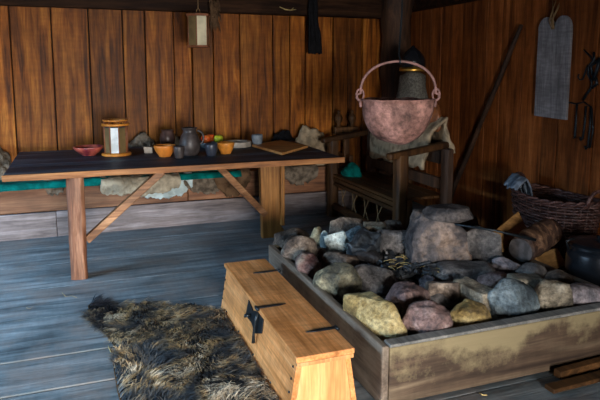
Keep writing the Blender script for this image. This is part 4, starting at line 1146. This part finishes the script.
# straws on the floor
for (pts, lab) in (([(62, 293), (66, 297), (72, 296), (77, 298)], 'curved yellow straw on the floor below the table leg'),
                   ([(26, 308), (30, 309), (33, 307)], 'tiny straw wisp on the floorboards at the left'),
                   ([(479, 393), (483, 395), (487, 395)], 'small white chip on the floor in front of the hearth'),
                   ([(108, 346), (110, 350), (111, 352)], 'short straw bit beside the fur rug edge')):
    mb = MB(); mb.tube([at(x, y, 'z', .004) for x, y in pts], .003, 5); tag(mb.build('straw_piece', M['straw']), lab, 'straw')

# ------------------------------------------------------------------ fur rug
rug = thing('fur_rug', 'shaggy dark brown and tan fur rug on the floor beside the chest', 'rug', (.4, 3.0, 0))
outl = [(88, 306), (93, 301), (103, 303), (110, 308), (121, 305), (133, 307), (142, 302), (152, 305), (166, 308), (180, 306), (192, 304), (204, 309), (221, 311)]
poly = [at(x, y, 'z', 0.01).to_2d() for x, y in outl]
poly += [Vector((.772, 3.3)), Vector((.772, 2.9)), Vector((.772, 2.4)), Vector((.76, 2.15)), Vector((.5, 2.0)), Vector((.15, 2.1))]
poly += [at(x, y, 'z', 0.01).to_2d() for x, y in ((122, 408), (117, 390), (113, 365), (117, 350), (107, 336), (98, 328), (90, 321))]
def inside(p):
    c = False; n = len(poly)
    for i in range(n):
        a, b = poly[i], poly[i - 1]
        if (a.y > p[1]) != (b.y > p[1]) and p[0] < (b.x - a.x) * (p[1] - a.y) / (b.y - a.y) + a.x: c = not c
    return c
mb = MB(); mb.prism([(p.x, p.y) for p in poly], .002, .012); mb.build('hide', M['brownhide'], rug)
def furmat():
    m, nt, b = new_mat('agouti_fur')
    a = N(nt, 'ShaderNodeAttribute', attribute_name='tone'); g = N(nt, 'ShaderNodeAttribute', attribute_name='tipness')
    tc = N(nt, 'ShaderNodeTexCoord')
    n1 = N(nt, 'ShaderNodeTexNoise'); n1.inputs['Scale'].default_value = 5; n1.inputs['Detail'].default_value = 4; n1.inputs['Distortion'].default_value = 1.2
    nt.links.new(tc.outputs['Object'], n1.inputs['Vector'])
    tip = ramp(nt, n1.outputs['Fac'], [(0.36, (.05, .06, .07)), (0.45, (.20, .16, .11)), (0.52, (.52, .33, .14)), (0.64, (.75, .62, .44))])
    body = ramp(nt, a.outputs['Fac'], [(0.0, (.008, .012, .017)), (0.5, (.03, .04, .05)), (1.0, (.14, .11, .08))])
    ad = N(nt, 'ShaderNodeMath', operation='MULTIPLY'); nt.links.new(g.outputs['Fac'], ad.inputs[0]); nt.links.new(a.outputs['Fac'], ad.inputs[1])
    f = ramp(nt, ad.outputs[0], [(0.12, 0.0), (0.5, 1.0)])
    c = mix(nt, f, body, tip)
    nt.links.new(c, b.inputs['Base Color']); b.inputs['Roughness'].default_value = .5; b.inputs['Specular IOR Level'].default_value = .35
    return m
vs = []; fs = []; tone = []; tip = []
rf = random.Random(11); cnt = 0
xmin = min(p.x for p in poly); xmax = max(p.x for p in poly); ymin = min(p.y for p in poly); ymax = max(p.y for p in poly)
while cnt < 26000:
    x = rf.uniform(xmin, xmax); y = rf.uniform(ymin, ymax)
    if not inside((x, y)): continue
    cnt += 1
    fl = noise.noise(Vector((x * 2.6, y * 2.6, 3))) * 4.5 + noise.noise(Vector((x * 9, y * 9, 7))) * 1.2 + rf.gauss(0, .3) - 1.2
    dx, dy = math.cos(fl), math.sin(fl)
    L = rf.uniform(.045, .085); lift = rf.uniform(.25, .7); wd = rf.uniform(.0022, .0055)
    clump = .5 + .5 * noise.noise(Vector((x * 14, y * 14, 5)))
    tn = min(1, max(0, (clump - .5) * 1.6 + .5 + rf.uniform(-.25, .25)))
    if x < .13 and y > 3.35: tn *= .35
    base = len(vs); curl = rf.uniform(-.6, .6); ang = fl; px_, py_, pz_ = x, y, .01
    nseg = 4
    for k in range(nseg + 1):
        t = k / nseg; wk = wd * (1 - t * .85)
        sx, sy = -math.sin(ang) * wk, math.cos(ang) * wk
        vs.append((px_ - sx, py_ - sy, pz_)); vs.append((px_ + sx, py_ + sy, pz_)); tone += [tn, tn]; tip += [t, t]
        h = lift * (1 - t * 1.5)
        ang += curl / nseg; px_ += math.cos(ang) * L / nseg; py_ += math.sin(ang) * L / nseg; pz_ = max(.012, pz_ + h * L / nseg * 1.6)
    if px_ > .785:   # keep clear of the chest
        for q in range(base, len(vs)):
            vx = vs[q]; vs[q] = (min(vx[0], .778), vx[1], vx[2])
    for k in range(nseg):
        a = base + 2 * k; fs.append((a, a + 1, a + 3, a + 2))
me = bpy.data.meshes.new('fur'); me.from_pydata(vs, [], fs)
for nm, data in (('tone', tone), ('tipness', tip)):
    q = me.attributes.new(nm, 'FLOAT', 'POINT'); q.data.foreach_set('value', data)
me.polygons.foreach_set('use_smooth', [True] * len(me.polygons))
me.materials.append(furmat())
o = bpy.data.objects.new('fur', me); COL.objects.link(o); o.parent = rug; o.location = -Vector(rug.location)
